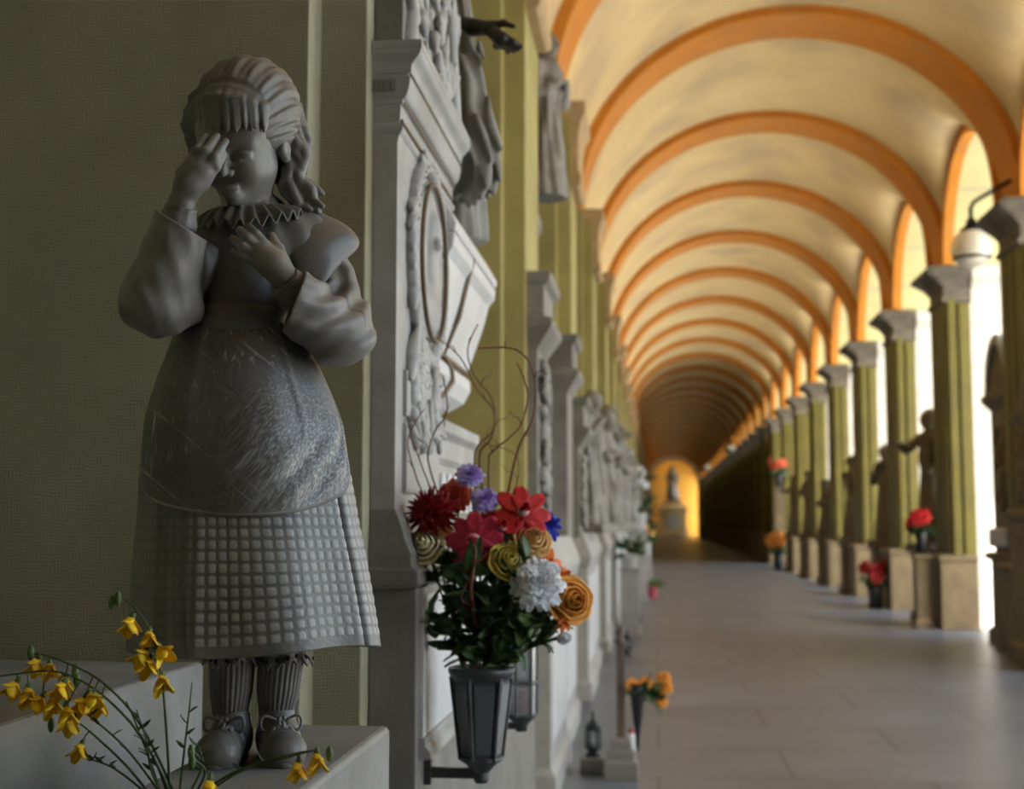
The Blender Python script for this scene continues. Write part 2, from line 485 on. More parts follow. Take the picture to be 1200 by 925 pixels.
for k in range(KA, KB + 1):
    if q0 is None: o = q0 = pilaster()
    else: o = copy_tree(q0)
    o.location = (0, yk(k), 0)
    if k >= 1:
        sl = next(c for c in o.children if c.name.startswith('shaft')).material_slots[0]; sl.link = 'OBJECT'; sl.material = M_pil
    if k in PIL_L: tag(o, PIL_L[k])
    elif k < 0: tag(o, 'olive pilaster of the left wall behind the viewpoint', group='pilasters behind the viewpoint')
    else: tag(o, 'far slender pilaster of the left wall seen edge on', group='far pilasters of the left wall')

# ---------------------------------------------------------------- implicit-surface sculpting
import openvdb
class SDF:
    def __init__(s, lo, hi, h):
        s.h = h; s.lo = np.array(lo, float)
        n = [int(math.ceil((b - a) / h)) + 1 for a, b in zip(lo, hi)]
        s.ax = [np.float32(lo[i]) + np.arange(n[i], dtype=np.float32) * np.float32(h) for i in range(3)]
        s.d = np.full(n, 0.05, np.float32)
    def _sub(s, lo, hi):
        sl = []
        for i in range(3):
            a = int(np.searchsorted(s.ax[i], lo[i])); b = int(np.searchsorted(s.ax[i], hi[i]))
            sl.append(slice(max(a, 0), max(b, 0)))
        X = s.ax[0][sl[0]][:, None, None]; Y = s.ax[1][sl[1]][None, :, None]; Z = s.ax[2][sl[2]][None, None, :]
        return tuple(sl), X, Y, Z
    @staticmethod
    def smin(a, b, k):
        if k <= 0: return np.minimum(a, b)
        h = np.maximum(k - np.abs(a - b), 0) / k
        return np.minimum(a, b) - h * h * k * 0.25
    def _apply(s, sl, d, k, op):
        cur = s.d[sl]
        if op == 'u': s.d[sl] = s.smin(cur, d, k)
        elif op == 's': s.d[sl] = -s.smin(-cur, d, k)
        elif op == 'i': s.d[sl] = -s.smin(-cur, -d, k)
    def ell(s, c, r, k=0.0, rot=None, op='u'):
        if not hasattr(r, '__len__'): r = (r, r, r)
        m = max(r) + k * 1.6 + 3 * s.h
        sl, X, Y, Z = s._sub([c[i] - m for i in range(3)], [c[i] + m for i in range(3)])
        if s.d[sl].size == 0: return s
        X = X - c[0]; Y = Y - c[1]; Z = Z - c[2]
        if rot is not None:
            q = np.array(rot.transposed(), dtype=np.float32)
            X, Y, Z = (q[0, 0] * X + q[0, 1] * Y + q[0, 2] * Z, q[1, 0] * X + q[1, 1] * Y + q[1, 2] * Z, q[2, 0] * X + q[2, 1] * Y + q[2, 2] * Z)
        k0 = np.sqrt((X / r[0]) ** 2 + (Y / r[1]) ** 2 + (Z / r[2]) ** 2)
        k1 = np.sqrt((X / r[0] ** 2) ** 2 + (Y / r[1] ** 2) ** 2 + (Z / r[2] ** 2) ** 2)
        s._apply(sl, k0 * (k0 - 1) / np.maximum(k1, 1e-6), k, op)
        return s
    def cone(s, a, b, ra, rb, k=0.0, op='u'):
        a = np.array(a, float); b = np.array(b, float)
        m = max(ra, rb) + k * 1.6 + 3 * s.h
        sl, X, Y, Z = s._sub(np.minimum(a, b) - m, np.maximum(a, b) + m)
        if s.d[sl].size == 0: return s
        ba = (b - a).astype(np.float32); L2 = max(float(ba @ ba), 1e-9)
        X = X - np.float32(a[0]); Y = Y - np.float32(a[1]); Z = Z - np.float32(a[2])
        t = np.clip((X * ba[0] + Y * ba[1] + Z * ba[2]) / L2, 0, 1)
        d = np.sqrt((X - t * ba[0]) ** 2 + (Y - t * ba[1]) ** 2 + (Z - t * ba[2]) ** 2) - (ra + (rb - ra) * t)
        s._apply(sl, d, k, op)
        return s
    def chain(s, pts, rs, k=0.0, op='u'):
        for i in range(len(pts) - 1): s.cone(pts[i], pts[i + 1], rs[i], rs[i + 1], k if i == 0 else max(k, 0.004), op)
        return s
    def plane(s, p, n, k=0.0):
        """keep only the side the normal points away from"""
        n = np.array(n, float); n /= np.linalg.norm(n)
        d = ((s.ax[0] - p[0]) * n[0])[:, None, None] + ((s.ax[1] - p[1]) * n[1])[None, :, None] + ((s.ax[2] - p[2]) * n[2])[None, None, :]
        s.d = -s.smin(-s.d, -d.astype(np.float32), k)
        return s
    def disp(s, fn):
        s.d = (s.d + fn(s.ax[0][:, None, None], s.ax[1][None, :, None], s.ax[2][None, None, :])).astype(np.float32)
        return s
    def mesh(s, name, m, parent=None, M=None, smooth_it=1, adapt=0.0):
        d = s.d
        d[0], d[-1] = 0.05, 0.05; d[:, 0], d[:, -1] = 0.05, 0.05; d[:, :, 0], d[:, :, -1] = 0.05, 0.05
        g = openvdb.FloatGrid(0.05)
        g.copyFromArray(np.ascontiguousarray(np.minimum(d, 0.05)))
        pts, tri, quad = g.convertToPolygons(isovalue=0.0, adaptivity=adapt)
        v = pts * s.h + s.lo
        if M is not None:
            A = np.array(M); v = v @ A[:3, :3].T + A[:3, 3]
        me = bpy.data.meshes.new(name)
        fs = [tuple(int(i) for i in q[::-1]) for q in quad] + [tuple(int(i) for i in q[::-1]) for q in tri]
        me.from_pydata(v.tolist(), [], fs)
        me.update()
        # outward orientation
        me.shade_smooth()
        o = bpy.data.objects.new(name, me); col.objects.link(o)
        me.materials.append(m)
        if parent is not None: o.parent = parent
        return o
def V(*a): return np.array(a, float)

# ---------------------------------------------------------------- the statue of the girl
SLABZ = 1.13
def atZ(px, py, z):
    d = ray(px, py); return d * ((z - CAMZ) / d[2]) + np.array([0, 0, CAMZ])
SO = atZ(298, 889, SLABZ)
_dl = SO[:2] / np.linalg.norm(SO[:2])
SE2 = np.array([_dl[0], _dl[1], 0.0]); SE1 = np.array([_dl[1], -_dl[0], 0.0])
SROT = math.atan2(SE1[1], SE1[0])
_cl = np.array([(np.array([0, 0, CAMZ]) - SO) @ SE1, (np.array([0, 0, CAMZ]) - SO) @ SE2, CAMZ - SLABZ])
def PL(px, py, yl=0.0):
    """survey point (px, py) at depth yl in the statue's own frame: x to her left, y to her back, z up from the slab"""
    r = ray(px, py); rl = np.array([r @ SE1, r @ SE2, r[2]])
    return _cl + rl * ((yl - _cl[1]) / rl[1])
PXM = 1.0 / np.linalg.norm(PL(301, 500) - PL(300, 500))     # survey pixels per metre at the statue

def _poly(p, t):
    q = t * (len(p) - 1); n0 = min(int(q), len(p) - 2); f_ = q - n0
    a0 = p[max(n0 - 1, 0)]; a1 = p[n0]; a2 = p[n0 + 1]; a3 = p[min(n0 + 2, len(p) - 1)]
    return 0.5 * (2 * a1 + (a2 - a0) * f_ + (2 * a0 - 5 * a1 + 4 * a2 - a3) * f_ ** 2 + (3 * a1 - a0 - 3 * a2 + a3) * f_ ** 3)
def stone_grey(name, c1, c2, rough=0.5, bump=0.25, bscale=60, stain=None, stamt=0.5, stscale=6, scratch=0.0):
    m = mat(name, c1, c2, 9, rough, bump, bscale, stain=stain, stscale=stscale, stamt=stamt)
    return m
M_st = stone_grey('dark_grey_statue_stone', (0.215, 0.205, 0.188), (0.14, 0.132, 0.12), 0.42, 0.15, 70, (0.065, 0.06, 0.054), 0.6, 7)
M_skin = stone_grey('smooth_grey_stone', (0.27, 0.257, 0.233), (0.21, 0.20, 0.18), 0.42, 0.05, 60, (0.10, 0.09, 0.078), 0.5, 10)
M_cloth = stone_grey('worn_grey_stone', (0.27, 0.257, 0.236), (0.16, 0.151, 0.138), 0.45, 0.10, 130, (0.30, 0.29, 0.275), 0.5, 22)
M_apron = stone_grey('scratched_highlit_grey_stone', (0.155, 0.156, 0.155), (0.105, 0.105, 0.103), 0.36, 0.12, 120, (0.065, 0.06, 0.055), 0.5, 6)
def _scratch_highlight(m):
    """pale rubbed dust in streaks, plus a painted highlight low on the apron"""
    N, L, b = nodes(m)
    tc = N.new('ShaderNodeTexCoord')
    src = b.inputs['Base Color'].links[0].from_socket
    mq = N.new('ShaderNodeMapping'); mq.inputs['Rotation'].default_value = (0, R(-40), 0); L.new(tc.outputs['Object'], mq.inputs['Vector'])
    mp = N.new('ShaderNodeMapping'); mp.inputs['Scale'].default_value = (3.2, 3.2, 130)
    L.new(mq.outputs[0], mp.inputs['Vector'])
    n1 = N.new('ShaderNodeTexNoise'); n1.inputs['Scale'].default_value = 1.6; n1.inputs['Detail'].default_value = 5; L.new(mp.outputs[0], n1.inputs['Vector'])
    mp2 = N.new('ShaderNodeMapping'); mp2.inputs['Scale'].default_value = (110, 110, 6); L.new(tc.outputs['Object'], mp2.inputs['Vector'])
    n2 = N.new('ShaderNodeTexNoise'); n2.inputs['Scale'].default_value = 1.4; n2.inputs['Detail'].default_value = 5; L.new(mp2.outputs[0], n2.inputs['Vector'])
    mm = N.new('ShaderNodeMath'); mm.operation = 'MAXIMUM'; L.new(n1.outputs['Fac'], mm.inputs[0]); L.new(n2.outputs['Fac'], mm.inputs[1])
    r1 = N.new('ShaderNodeMapRange'); r1.inputs[1].default_value = 0.585; r1.inputs[2].default_value = 0.76; L.new(mm.outputs[0], r1.inputs[0])
    n3 = N.new('ShaderNodeTexNoise'); n3.inputs['Scale'].default_value = 7; L.new(tc.outputs['Object'], n3.inputs['Vector'])
    r3 = N.new('ShaderNodeMapRange'); r3.inputs[1].default_value = 0.46; r3.inputs[2].default_value = 0.66; L.new(n3.outputs['Fac'], r3.inputs[0])
    mu = N.new('ShaderNodeMath'); mu.operation = 'MULTIPLY'; L.new(r1.outputs[0], mu.inputs[0]); L.new(r3.outputs[0], mu.inputs[1])
    # painted highlight low on her left: paler colour standing in for light
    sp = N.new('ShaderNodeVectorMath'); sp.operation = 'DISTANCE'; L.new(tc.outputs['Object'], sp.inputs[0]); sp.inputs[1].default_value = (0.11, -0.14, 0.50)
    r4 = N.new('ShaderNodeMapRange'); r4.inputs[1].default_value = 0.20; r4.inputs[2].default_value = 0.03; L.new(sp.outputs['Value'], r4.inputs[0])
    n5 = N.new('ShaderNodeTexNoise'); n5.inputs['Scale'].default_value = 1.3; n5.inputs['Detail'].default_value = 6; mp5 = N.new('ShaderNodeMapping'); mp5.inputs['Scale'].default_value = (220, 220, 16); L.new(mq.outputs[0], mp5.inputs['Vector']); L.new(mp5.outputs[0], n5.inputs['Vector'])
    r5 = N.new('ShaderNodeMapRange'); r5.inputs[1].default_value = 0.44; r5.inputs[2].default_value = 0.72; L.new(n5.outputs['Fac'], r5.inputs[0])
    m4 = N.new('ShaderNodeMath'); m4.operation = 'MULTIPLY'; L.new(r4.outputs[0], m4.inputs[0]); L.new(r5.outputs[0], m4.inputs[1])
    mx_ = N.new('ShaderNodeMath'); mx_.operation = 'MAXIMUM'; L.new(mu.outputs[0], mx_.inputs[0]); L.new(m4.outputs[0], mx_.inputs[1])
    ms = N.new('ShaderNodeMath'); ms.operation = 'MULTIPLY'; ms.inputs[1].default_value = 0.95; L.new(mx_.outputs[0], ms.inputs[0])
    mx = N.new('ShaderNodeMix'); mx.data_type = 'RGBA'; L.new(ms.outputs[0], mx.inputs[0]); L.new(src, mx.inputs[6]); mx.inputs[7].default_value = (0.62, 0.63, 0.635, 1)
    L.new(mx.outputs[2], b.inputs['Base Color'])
M_bod = stone_grey('smoke_grey_stone', (0.215, 0.21, 0.197), (0.15, 0.146, 0.136), 0.4, 0.08, 120, (0.09, 0.086, 0.08), 0.5, 6)
_scratch_highlight(M_apron)

ST = thing('statue', 'dark grey stone statue of a grieving girl in a pinafore, hand over her face', 'statue', tuple(SO), SROT)

# head frame: -y is where she looks, turned to her right and bowed
HM = Matrix.Translation(tuple(PL(285, 166, -0.03))) @ Matrix.Rotation(R(-25), 4, 'Z') @ Matrix.Rotation(R(20), 4, 'X')
HR = HM.to_3x3()
def H(x, y, z): return np.array(HM @ Vector((x, y, z)))

b = SDF((-0.30, -0.24, 0.0), (0.27, 0.16, 1.20), 0.0021)
# skull, face
b.ell(H(0, .015, .025), (.072, .088, .078), 0, HR)
b.ell(H(0, -.026, -.036), (.0535, .052, .063), .030, HR)
for s_ in (-1, 1):
    b.ell(H(.0285 * s_, -.053, -.042), .0230, .022)
    b.ell(H(.034 * s_, -.012, -.048), .023, .022)
b.ell(H(0, -.067, -.0905), .0140, .024)
b.ell(H(0, -.050, .024), (.055, .0265, .048), .035, HR)
for s_ in (-1, 1):
    b.cone(H(.012 * s_, -.0765, -.003), H(.043 * s_, -.067, -.001), .0042, .0038, .016)
    b.ell(H(.029 * s_, -.0940, -.0155), (.0185, .0140, .0115), .012, HR, 's')
    b.ell(H(.0295 * s_, -.0715, -.0200), (.0170, .0120, .0115), .003, HR)
    b.chain([H(.0150 * s_, -.0785, -.0250), H(.0290 * s_, -.0840, -.0275), H(.0440 * s_, -.0745, -.0245)], [.0016, .0018, .0016], .002)
    b.chain([H(.0150 * s_, -.0800, -.0280), H(.0290 * s_, -.0855, -.0310), H(.0440 * s_, -.0760, -.0278)], [.0011, .0012, .0010], .002, 's')
    b.chain([H(.0160 * s_, -.0800, -.0125), H(.0290 * s_, -.0835, -.0095), H(.0430 * s_, -.0755, -.0125)], [.0010, .0011, .0010], .002, 's')
b.chain([H(0, -.078, -.008), H(0, -.0905, -.028), H(0, -.0985, -.0425)], [.0060, .0068, .0086], .011)
for s_ in (-1, 1):
    b.ell(H(.0098 * s_, -.0880, -.0460), .0064, .005)
    b.ell(H(.0056 * s_, -.0940, -.0528), .0023, .002, None, 's')
b.ell(H(0, -.0825, -.0705), (.0180, .0080, .0050), .009, HR)
b.ell(H(0, -.0810, -.0800), (.0140, .0082, .0060), .009, HR)
b.chain([H(-.019, -.0815, -.0762), H(0, -.0905, -.0750), H(.019, -.0815, -.0762)], [.0011, .0015, .0011], .002, 's')
b.cone(H(0, -.089, -.056), H(0, -.091, -.063), .0020, .0024, .004, 's')
for s_ in (-1, 1):
    # ears
    b.ell(H(.071 * s_, .008, -.020), (.010, .016, .019), .006, HR)
    b.ell(H(.0815 * s_, .004, -.018), (.005, .007, .010), .004, HR, 's')
    b.ell(H(.074 * s_, .003, -.034), .0075, .004)
# neck and trunk (inside the dress)
b.cone(PL(290, 225, 0.0), PL(292, 275, 0.012), .043, .046, .03)
b.ell(PL(294, 320, 0.015), (.08, .06, .10), .05)
b.ell(PL(280, 400, 0.015), (.075, .062, .10), .05)
b.ell(PL(285, 520, 0.02), (.10, .08, .16), .06)
b.cone(PL(250, 288, .015), PL(365, 288, .015), .033, .035, .04)
# her right arm: shoulder, elbow, wrist and the hand over her face
A1 = [PL(248, 292, .0), PL(186, 352, -.085), PL(212, 243, -.125)]
b.chain(A1, [.036, .031, .0205], .02)
def finger(pts, r0, r1, k=.005):
    n = len(pts); b.chain(pts, [r0 + (r1 - r0) * i / (n - 1) for i in range(n)], k)
b.chain([PL(213, 236, -.125), PL(222, 216, -.133), PL(233, 203, -.138)], [.0205, .023, .021], .012)
b.cone(PL(236, 214, -.132), PL(243, 202, -.138), .015, .0125, .010)
b.cone(PL(220, 212, -.130), PL(224, 192, -.134), .016, .0125, .010)
finger([PL(243, 207, -.137), PL(253, 196, -.141), PL(262, 181, -.128)], .0090, .0064)
finger([PL(238, 202, -.141), PL(251, 185, -.146), PL(264, 166, -.128)], .0096, .0066)
finger([PL(230, 197, -.141), PL(241, 178, -.145), PL(254, 160, -.126)], .0096, .0066)
finger([PL(223, 196, -.135), PL(230, 177, -.137), PL(241, 161, -.118)], .0092, .0066)
finger([PL(216, 222, -.116), PL(213, 204, -.100), PL(223, 187, -.086)], .0110, .0080, .008)
# her left arm: hand laid on the breast
A2 = [PL(372, 292, .0), PL(402, 396, -.05), PL(336, 330, -.122)]
b.chain(A2, [.036, .033, .0215], .02)
b.chain([PL(334, 326, -.122), PL(322, 311, -.120), PL(308, 297, -.116)], [.0215, .0235, .0215], .012)
b.cone(PL(311, 310, -.116), PL(296, 303, -.112), .015, .013, .010)
finger([PL(309, 285, -.118), PL(300, 275, -.119), PL(292, 266, -.104)], .0090, .0068, .0025)
finger([PL(303, 290, -.121), PL(291, 280, -.123), PL(281, 270, -.106)], .0093, .0070, .0025)
finger([PL(299, 297, -.121), PL(285, 289, -.123), PL(273, 280, -.106)], .0092, .0068, .0025)
finger([PL(298, 306, -.118), PL(285, 301, -.119), PL(274, 294, -.104)], .0086, .0064, .0025)
finger([PL(330, 312, -.120), PL(326, 293, -.113), PL(318, 277, -.101)], .0112, .0082, .008)
# legs
LEGL = [PL(274, 600, .01), PL(272, 770, .0), PL(271, 800, .006), PL(269, 845, .01), PL(266, 872, .005)]
LEGR = [PL(322, 600, .01), PL(330, 770, .0), PL(327, 800, .006), PL(323, 845, .01), PL(323, 872, .005)]
for lg in (LEGL, LEGR): b.chain(lg, [.050, .029, .028, .0195, .022], .01)
b.mesh('body', M_skin, ST)

# hair: swept back over a band, straight fringe, long curls behind her left ear
hr = SDF((-.15, -.13, -.13), (.17, .16, .165), 0.0018)
hr.ell((0, .022, .040), (.089, .104, .094), 0)
hr.ell((0, .045, .062), (.080, .082, .078), .03)
hr.chain([(-.055, -.035, .07), (-.070, -.026, .035), (-.073, -.016, -.01), (-.062, -.0, -.06)], [.020, .022, .020, .014], .02)
hr.ell((0, -.095, -.062), (.060, .085, .082), .012, None, 's')
hr.ell((0, -.06, -.13), (.068, .09, .075), .02, None, 's')
def _hair(X, Y, Z):
    an = np.arctan2(X, np.maximum(Z + .01, .01) + 0 * Y)
    wv = np.sin(an * 26 + np.sin(Y * 38) * 1.1) + 0.5 * np.sin(an * 57 + np.cos(Y * 30) * 1.4)
    mask = np.clip((Y + .050) / .02, 0, 1)
    return -.0017 * wv * mask
hr.disp(_hair)
# the band pressed over the hair
for i in range(22):
    a0 = R(-60 + 125 * i / 22); a1 = R(-60 + 125 * (i + 1) / 22)
    f = lambda a: (.0905 * math.sin(a), -.056 + .022 * (1 - math.cos(a)), .018 + .092 * math.cos(a))
    hr.cone(f(a0), f(a1), .006, .006, .007, 's')
# fringe
for i in range(27):
    u = i / 26 * 2 - 1
    x0 = .062 * u; x1 = .063 * u + .004 * math.sin(i * 2.3) + .005
    z0 = .104 - .034 * u * u; z1 = .026 + .004 * math.sin(i * 1.7) - .006 * u * u + (.006 if u < 0 else 0)
    y0 = -.026 + .030 * u * u; y1 = -.0865 + .036 * u * u
    ym = -.072 + .036 * u * u
    hr.chain([(x0, y0, z0), ((x0 + x1) / 2, ym - .004, (z0 + z1) / 2 + .012), (x1, y1, z1)], [.0070, .0068, .0026], .0042)
hr.mesh('hair', M_st, ST, HM)
cu = SDF(tuple(PL(285, 262, -.09) - .02), tuple(PL(392, 105, .11) + .02), 0.0018)
main = [PL(328, 122, .035), PL(340, 150, .03), PL(342, 178, .02), PL(338, 203, .01), PL(345, 222, .005), PL(358, 238, .0)]
cu.chain(main, [.030, .030, .026, .022, .022, .016], .01)
rnd = random.Random(3)
for i in range(15):
    a = 2 * PI * i / 15
    pts = []; rr = []
    ph = rnd.uniform(0, 6)
    for j in range(15):
        t = j / 14
        q = t * (len(main) - 1); n0 = min(int(q), len(main) - 2); c0 = main[n0] + (main[n0 + 1] - main[n0]) * (q - n0)
        tw = a + 2.6 * t + .3 * math.sin(ph + 7 * t)
        rad = (.030 - .012 * t) * (1 + .15 * math.sin(9 * t + ph))
        pts.append(c0 + V(math.cos(tw) * rad, math.sin(tw) * rad, .25 * rad * math.sin(tw)))
        rr.append(.0074 - .002 * t)
    cu.chain(pts, rr, .0022)
cu.ell(PL(356, 234, .0), (.022, .016, .022), .012)
for lock in ([(330, 172), (339, 198), (333, 220), (346, 236), (363, 247)], [(338, 168), (351, 194), (345, 214), (358, 228), (375, 241)], [(345, 160), (357, 184), (352, 204), (363, 215), (375, 226)],
             [(336, 200), (341, 224), (352, 238), (349, 251)], [(350, 212), (362, 222), (367, 234), (357, 245)], [(343, 190), (349, 212), (361, 232), (371, 247)], [(333, 150), (346, 172), (344, 196), (336, 212)]):
    for dv in (-.024, -.006, .012):
        ph = rnd.uniform(-1, 1)
        n0 = 18
        cps = [PL(px + 2 * ph + 2.5 * math.sin(k * 2 + ph), py + 2 * ph, dv - .006 * math.sin(k * 1.9 + ph)) for k, (px, py) in enumerate(lock)]
        pts = [_poly(cps, k / n0) for k in range(n0 + 1)]
        cu.chain(pts, [(.0080 - .0036 * (k / n0) ** 2) for k in range(n0 + 1)], .0016)
cu.mesh('hair_curl', M_st, ST)

# pinafore bodice with belt
bo = SDF((-.20, -.16, .56), (.17, .16, .98), .0022)
bo.ell(PL(294, 312, .012), (.084, .084, .095), 0)
bo.cone(PL(255, 285, .012), PL(352, 280, .012), .042, .050, .05)
bo.ell(PL(342, 302, .004), (.058, .062, .062), .05)
bo.ell(PL(279, 368, .005), (.082, .082, .075), .05)
bo.cone(PL(295, 250, .008), PL(294, 275, .01), .050, .055, .03)
def _bod(X, Y, Z):
    an = np.arctan2(X + .02, -Y + .03)
    up = np.clip((Z - .72) / .10, 0, 1)
    return -.0022 * up * np.sin(an * 15 + Z * 24) * np.clip((an - .15) * 4, 0, 1) - .0012 * np.clip(1 - np.abs(Z - .735) / .02, 0, 1) * np.sin(an * 30)
bo.disp(_bod)
bo.plane(PL(279, 402, 0), (0, 0, -1))
bo.mesh('bodice', M_bod, ST)
def ringf(cx, cy, rx, ry):
    return lambda th: (cx + rx * math.sin(th), cy - ry * math.cos(th))
bl = MB()
zb0, zb1 = PL(279, 386, -.08)[2], PL(279, 356, -.08)[2]
cxb = PL(279, 370, 0)[0]
def _belt(u, v):
    th = u * 2 * PI
    k = [0, 1, 1, 0][min(3, int(v * 3.001))]
    z = [zb0, zb0 + .003, zb1 - .003, zb1][min(3, int(v * 3.001))]
    off = .0035 if k else 0.0
    return (cxb + (.0845 + off) * math.sin(th), .005 - (.0845 + off) * math.cos(th), z)
bl.grid(_belt, 72, 3, True)
bl.build('belt', M_bod, ST, smooth=True, solid=.003)

# shoulder wing of the pinafore on her left
wg = MB()
_wa = [PL(330, 254, -.005), PL(334, 270, -.036), PL(338, 294, -.058), PL(344, 318, -.064), PL(350, 338, -.068)]
_wc = [PL(376, 251, .045), PL(402, 264, .018), PL(419, 284, -.008), PL(398, 308, -.050), PL(372, 342, -.082)]
def _wing(u, v):
    p0 = _poly(_wa, u); p1 = _poly(_wc, u)
    p = p0 + (p1 - p0) * v
    bul = math.sin(PI * v) ** .7 * .021 * (1 - abs(2 * u - 1) ** 2) + .004
    rip = .0035 * math.sin(v * 4 + u * 10) * (1 - v * .5)
    curl = -.010 * max(0, v - .8) / .2 * math.sin(PI * u)
    return tuple(p + V(.3, -.7, .65) * (bul + rip) + V(0, .5, -1) * -curl * .6)
wg.grid(_wing, 26, 22)
wg.build('shoulder_flap', M_bod, ST, smooth=True, solid=.004)

# sleeves
s1 = SDF((-.30, -.22, .56), (.02, .10, .98), .0021)
e1 = PL(186, 350, -.088)
s1.cone(PL(216, 250, -.120), e1, .0455, .058, 0)
s1.cone(PL(178, 352, -.075), PL(244, 298, .0), .052, .056, .025)
s1.ell(PL(196, 362, -.07), (.058, .05, .036), .03)
def _sl1(X, Y, Z):
    u = X * .55 + Z * .85
    return -.0022 * np.sin(u * 95 + Y * 40 + np.sin(X * 70) * 1.2) * np.clip((.83 - Z) / .1, 0, 1) - .0010 * np.sin(X * 160 + Z * 60)
s1.disp(_sl1)
n1 = V(.50, -.15, .84)
s1.plane(PL(216, 266, -.12), n1)
ax1 = (PL(212, 243, -.125) - e1); ax1 /= np.linalg.norm(ax1)
c1 = PL(215, 262, -.122)
s1.cone(c1 + ax1 * .06, c1 - ax1 * .03, .038, .033, 0, 's')
s1.mesh('sleeve', M_cloth, ST)
k1 = MB()
def _cuff(c, ax, r0, r1, L):
    a = np.cross(ax, V(0, 1, 0)); a /= np.linalg.norm(a); q = np.cross(ax, a)
    def f(u, v):
        th = 2 * PI * u
        rr = r0 + (r1 - r0) * v + .0016 * math.sin(v * 6) + .0008 * math.sin(th * 9)
        return tuple(c + ax * (L * (v - .5)) + (a * math.cos(th) + q * math.sin(th)) * rr)
    return f
k1.grid(_cuff(PL(210, 254, -.124), ax1, .030, .0245, .034), 36, 6, True)
k1.build('cuff', M_st, ST, smooth=True, solid=.004)

s2 = SDF((-.02, -.21, .52), (.24, .12, .99), .0021)
e2 = PL(396, 394, -.06)
s2.cone(PL(372, 290, .005), PL(402, 378, -.03), .046, .050, 0)
s2.cone(e2, PL(338, 348, -.116), .053, .054, .03)
s2.ell(PL(402, 396, -.04), (.047, .05, .040), .03)
def _sl2(X, Y, Z):
    c = PL(376, 318, -.06)
    rad = np.sqrt((X - c[0]) ** 2 + (Z - c[2]) ** 2)
    m = np.clip((X - .045) / .04, 0, 1)
    return -.0042 * np.sin(rad * 150 + np.arctan2(Z - c[2], X - c[0]) * 2) * m - .0010 * np.sin(X * 130 - Z * 150)
s2.disp(_sl2)
n2 = V(-.95, -.08, .33)
s2.plane(PL(345, 352, -.115), n2)
ax2 = (PL(336, 330, -.122) - e2); ax2 /= np.linalg.norm(ax2)
c2 = PL(346, 348, -.116)
s2.cone(PL(332, 345, -.116), PL(362, 362, -.10), .046, .038, 0, 's')
s2.mesh('sleeve', M_cloth, ST)
k2 = MB()
k2.grid(_cuff(PL(341, 336, -.121), ax2, .031, .0255, .034), 36, 6, True)
k2.build('cuff', M_st, ST, smooth=True, solid=.004)

# pleated ruff collar
cf = MB()
def _ruff(u, v):
    th = 2 * PI * u
    fr = (1 + math.cos(th)) / 2
    c0 = PL(291, 249, .0); c1_ = PL(294, 264, .004)
    rx = .044 + (.095 - .044) * v; ry = .044 + (.098 - .044) * v
    z = c0[2] * (1 - v) + c1_[2] * v + (.010 * v * v if True else 0) * (1 - fr) * 2 - .020 * v * fr + (.024 if th < PI else .004) * math.sin(th) * v
    pl = math.sin(th * 24)
    amp = .0085 * v ** .8
    x = (c0[0] * (1 - v) + c1_[0] * v) + rx * math.sin(th); y = .0 - ry * math.cos(th)
    z += amp * pl + .010 * math.sin(PI * v)
    return (x, y, z)
cf.grid(_ruff, 360, 12, True)
cf.build('ruff_collar', M_st, ST, smooth=True, solid=.0025)

# checked skirt
SIL = [(380, 214, 346), (420, 203, 358), (460, 189, 376), (500, 177, 393), (550, 166, 408), (580, 164, 414), (620, 160, 422), (660, 155, 431), (700, 151, 439), (757, 146, 449)]
def sil(py):
    for i in range(len(SIL) - 1):
        if py <= SIL[i + 1][0] or i == len(SIL) - 2:
            t = (py - SIL[i][0]) / (SIL[i + 1][0] - SIL[i][0])
            return SIL[i][1] + (SIL[i + 1][1] - SIL[i][1]) * t, SIL[i][2] + (SIL[i + 1][2] - SIL[i][2]) * t
def sstep(a, b_, x):
    t = min(1, max(0, (x - a) / (b_ - a))); return t * t * (3 - 2 * t)
def ring(py):
    l, r = sil(py); a = PL(l, py, .0); c = PL(r, py, .0)
    return (a[0] + c[0]) / 2, (c[0] - a[0]) / 2, (a[2] + c[2]) / 2
def fold(th):
    panel = sstep(-.60, -.44, th) * (1 - sstep(.86, .95, th))
    p2 = sstep(.97, 1.02, th) * (1 - sstep(1.5, 1.7, th))
    p3 = sstep(-1.9, -1.7, th) * (1 - sstep(-.95, -.80, th))
    soft = .22 * math.cos((th - .2) * 7) * (1 if -.5 < th < .9 else .6)
    back = .4 * math.cos(th * 9) if abs(th) > 1.7 else 0
    return .95 * panel + .62 * p2 + .45 * p3 + soft * 1.1 + back - .75
PITCHC = .0185
def _skirt(u, v):
    th = -PI + 2 * PI * u
    py = 384 + (757 - 384) * v
    cx, rx, z = ring(py)
    t = max(0, (v - .25) / .75)
    f = fold(th) * .20 * t ** .9
    ry = rx * .80
    m_ = 1 + f
    # raised squares of the weave
    arc = th * .205; hgt = z
    a = (arc / PITCHC) % 1.0; h = (hgt / PITCHC) % 1.0
    e = lambda q: sstep(.18, .28, q) * (1 - sstep(.74, .84, q))
    sq = e(a) * e(h) * .0010 * (.25 + .75 * sstep(-.55, -.42, th)) if .45 < v < .975 else 0
    zz = z + (-.006 * math.cos(th * 7) if v > .97 else 0) * 0
    hem = .010 * math.sin(th * 3 - .4) * sstep(.7, 1, v) - (.020 * sstep(-.5, -1.0, th) if th < -.5 else 0) * sstep(.6, 1, v)
    return (cx + (rx * m_ + sq) * math.sin(th), .01 - (ry * m_ + sq) * math.cos(th), z + hem * .7)
sk = MB(); sk.grid(_skirt, 620, 230, True)
M_skirt = stone_grey('checked_grey_stone', (0.215, 0.217, 0.215), (0.15, 0.15, 0.147), 0.38, 0.12, 120, (0.08, 0.077, 0.07), 0.5, 8)
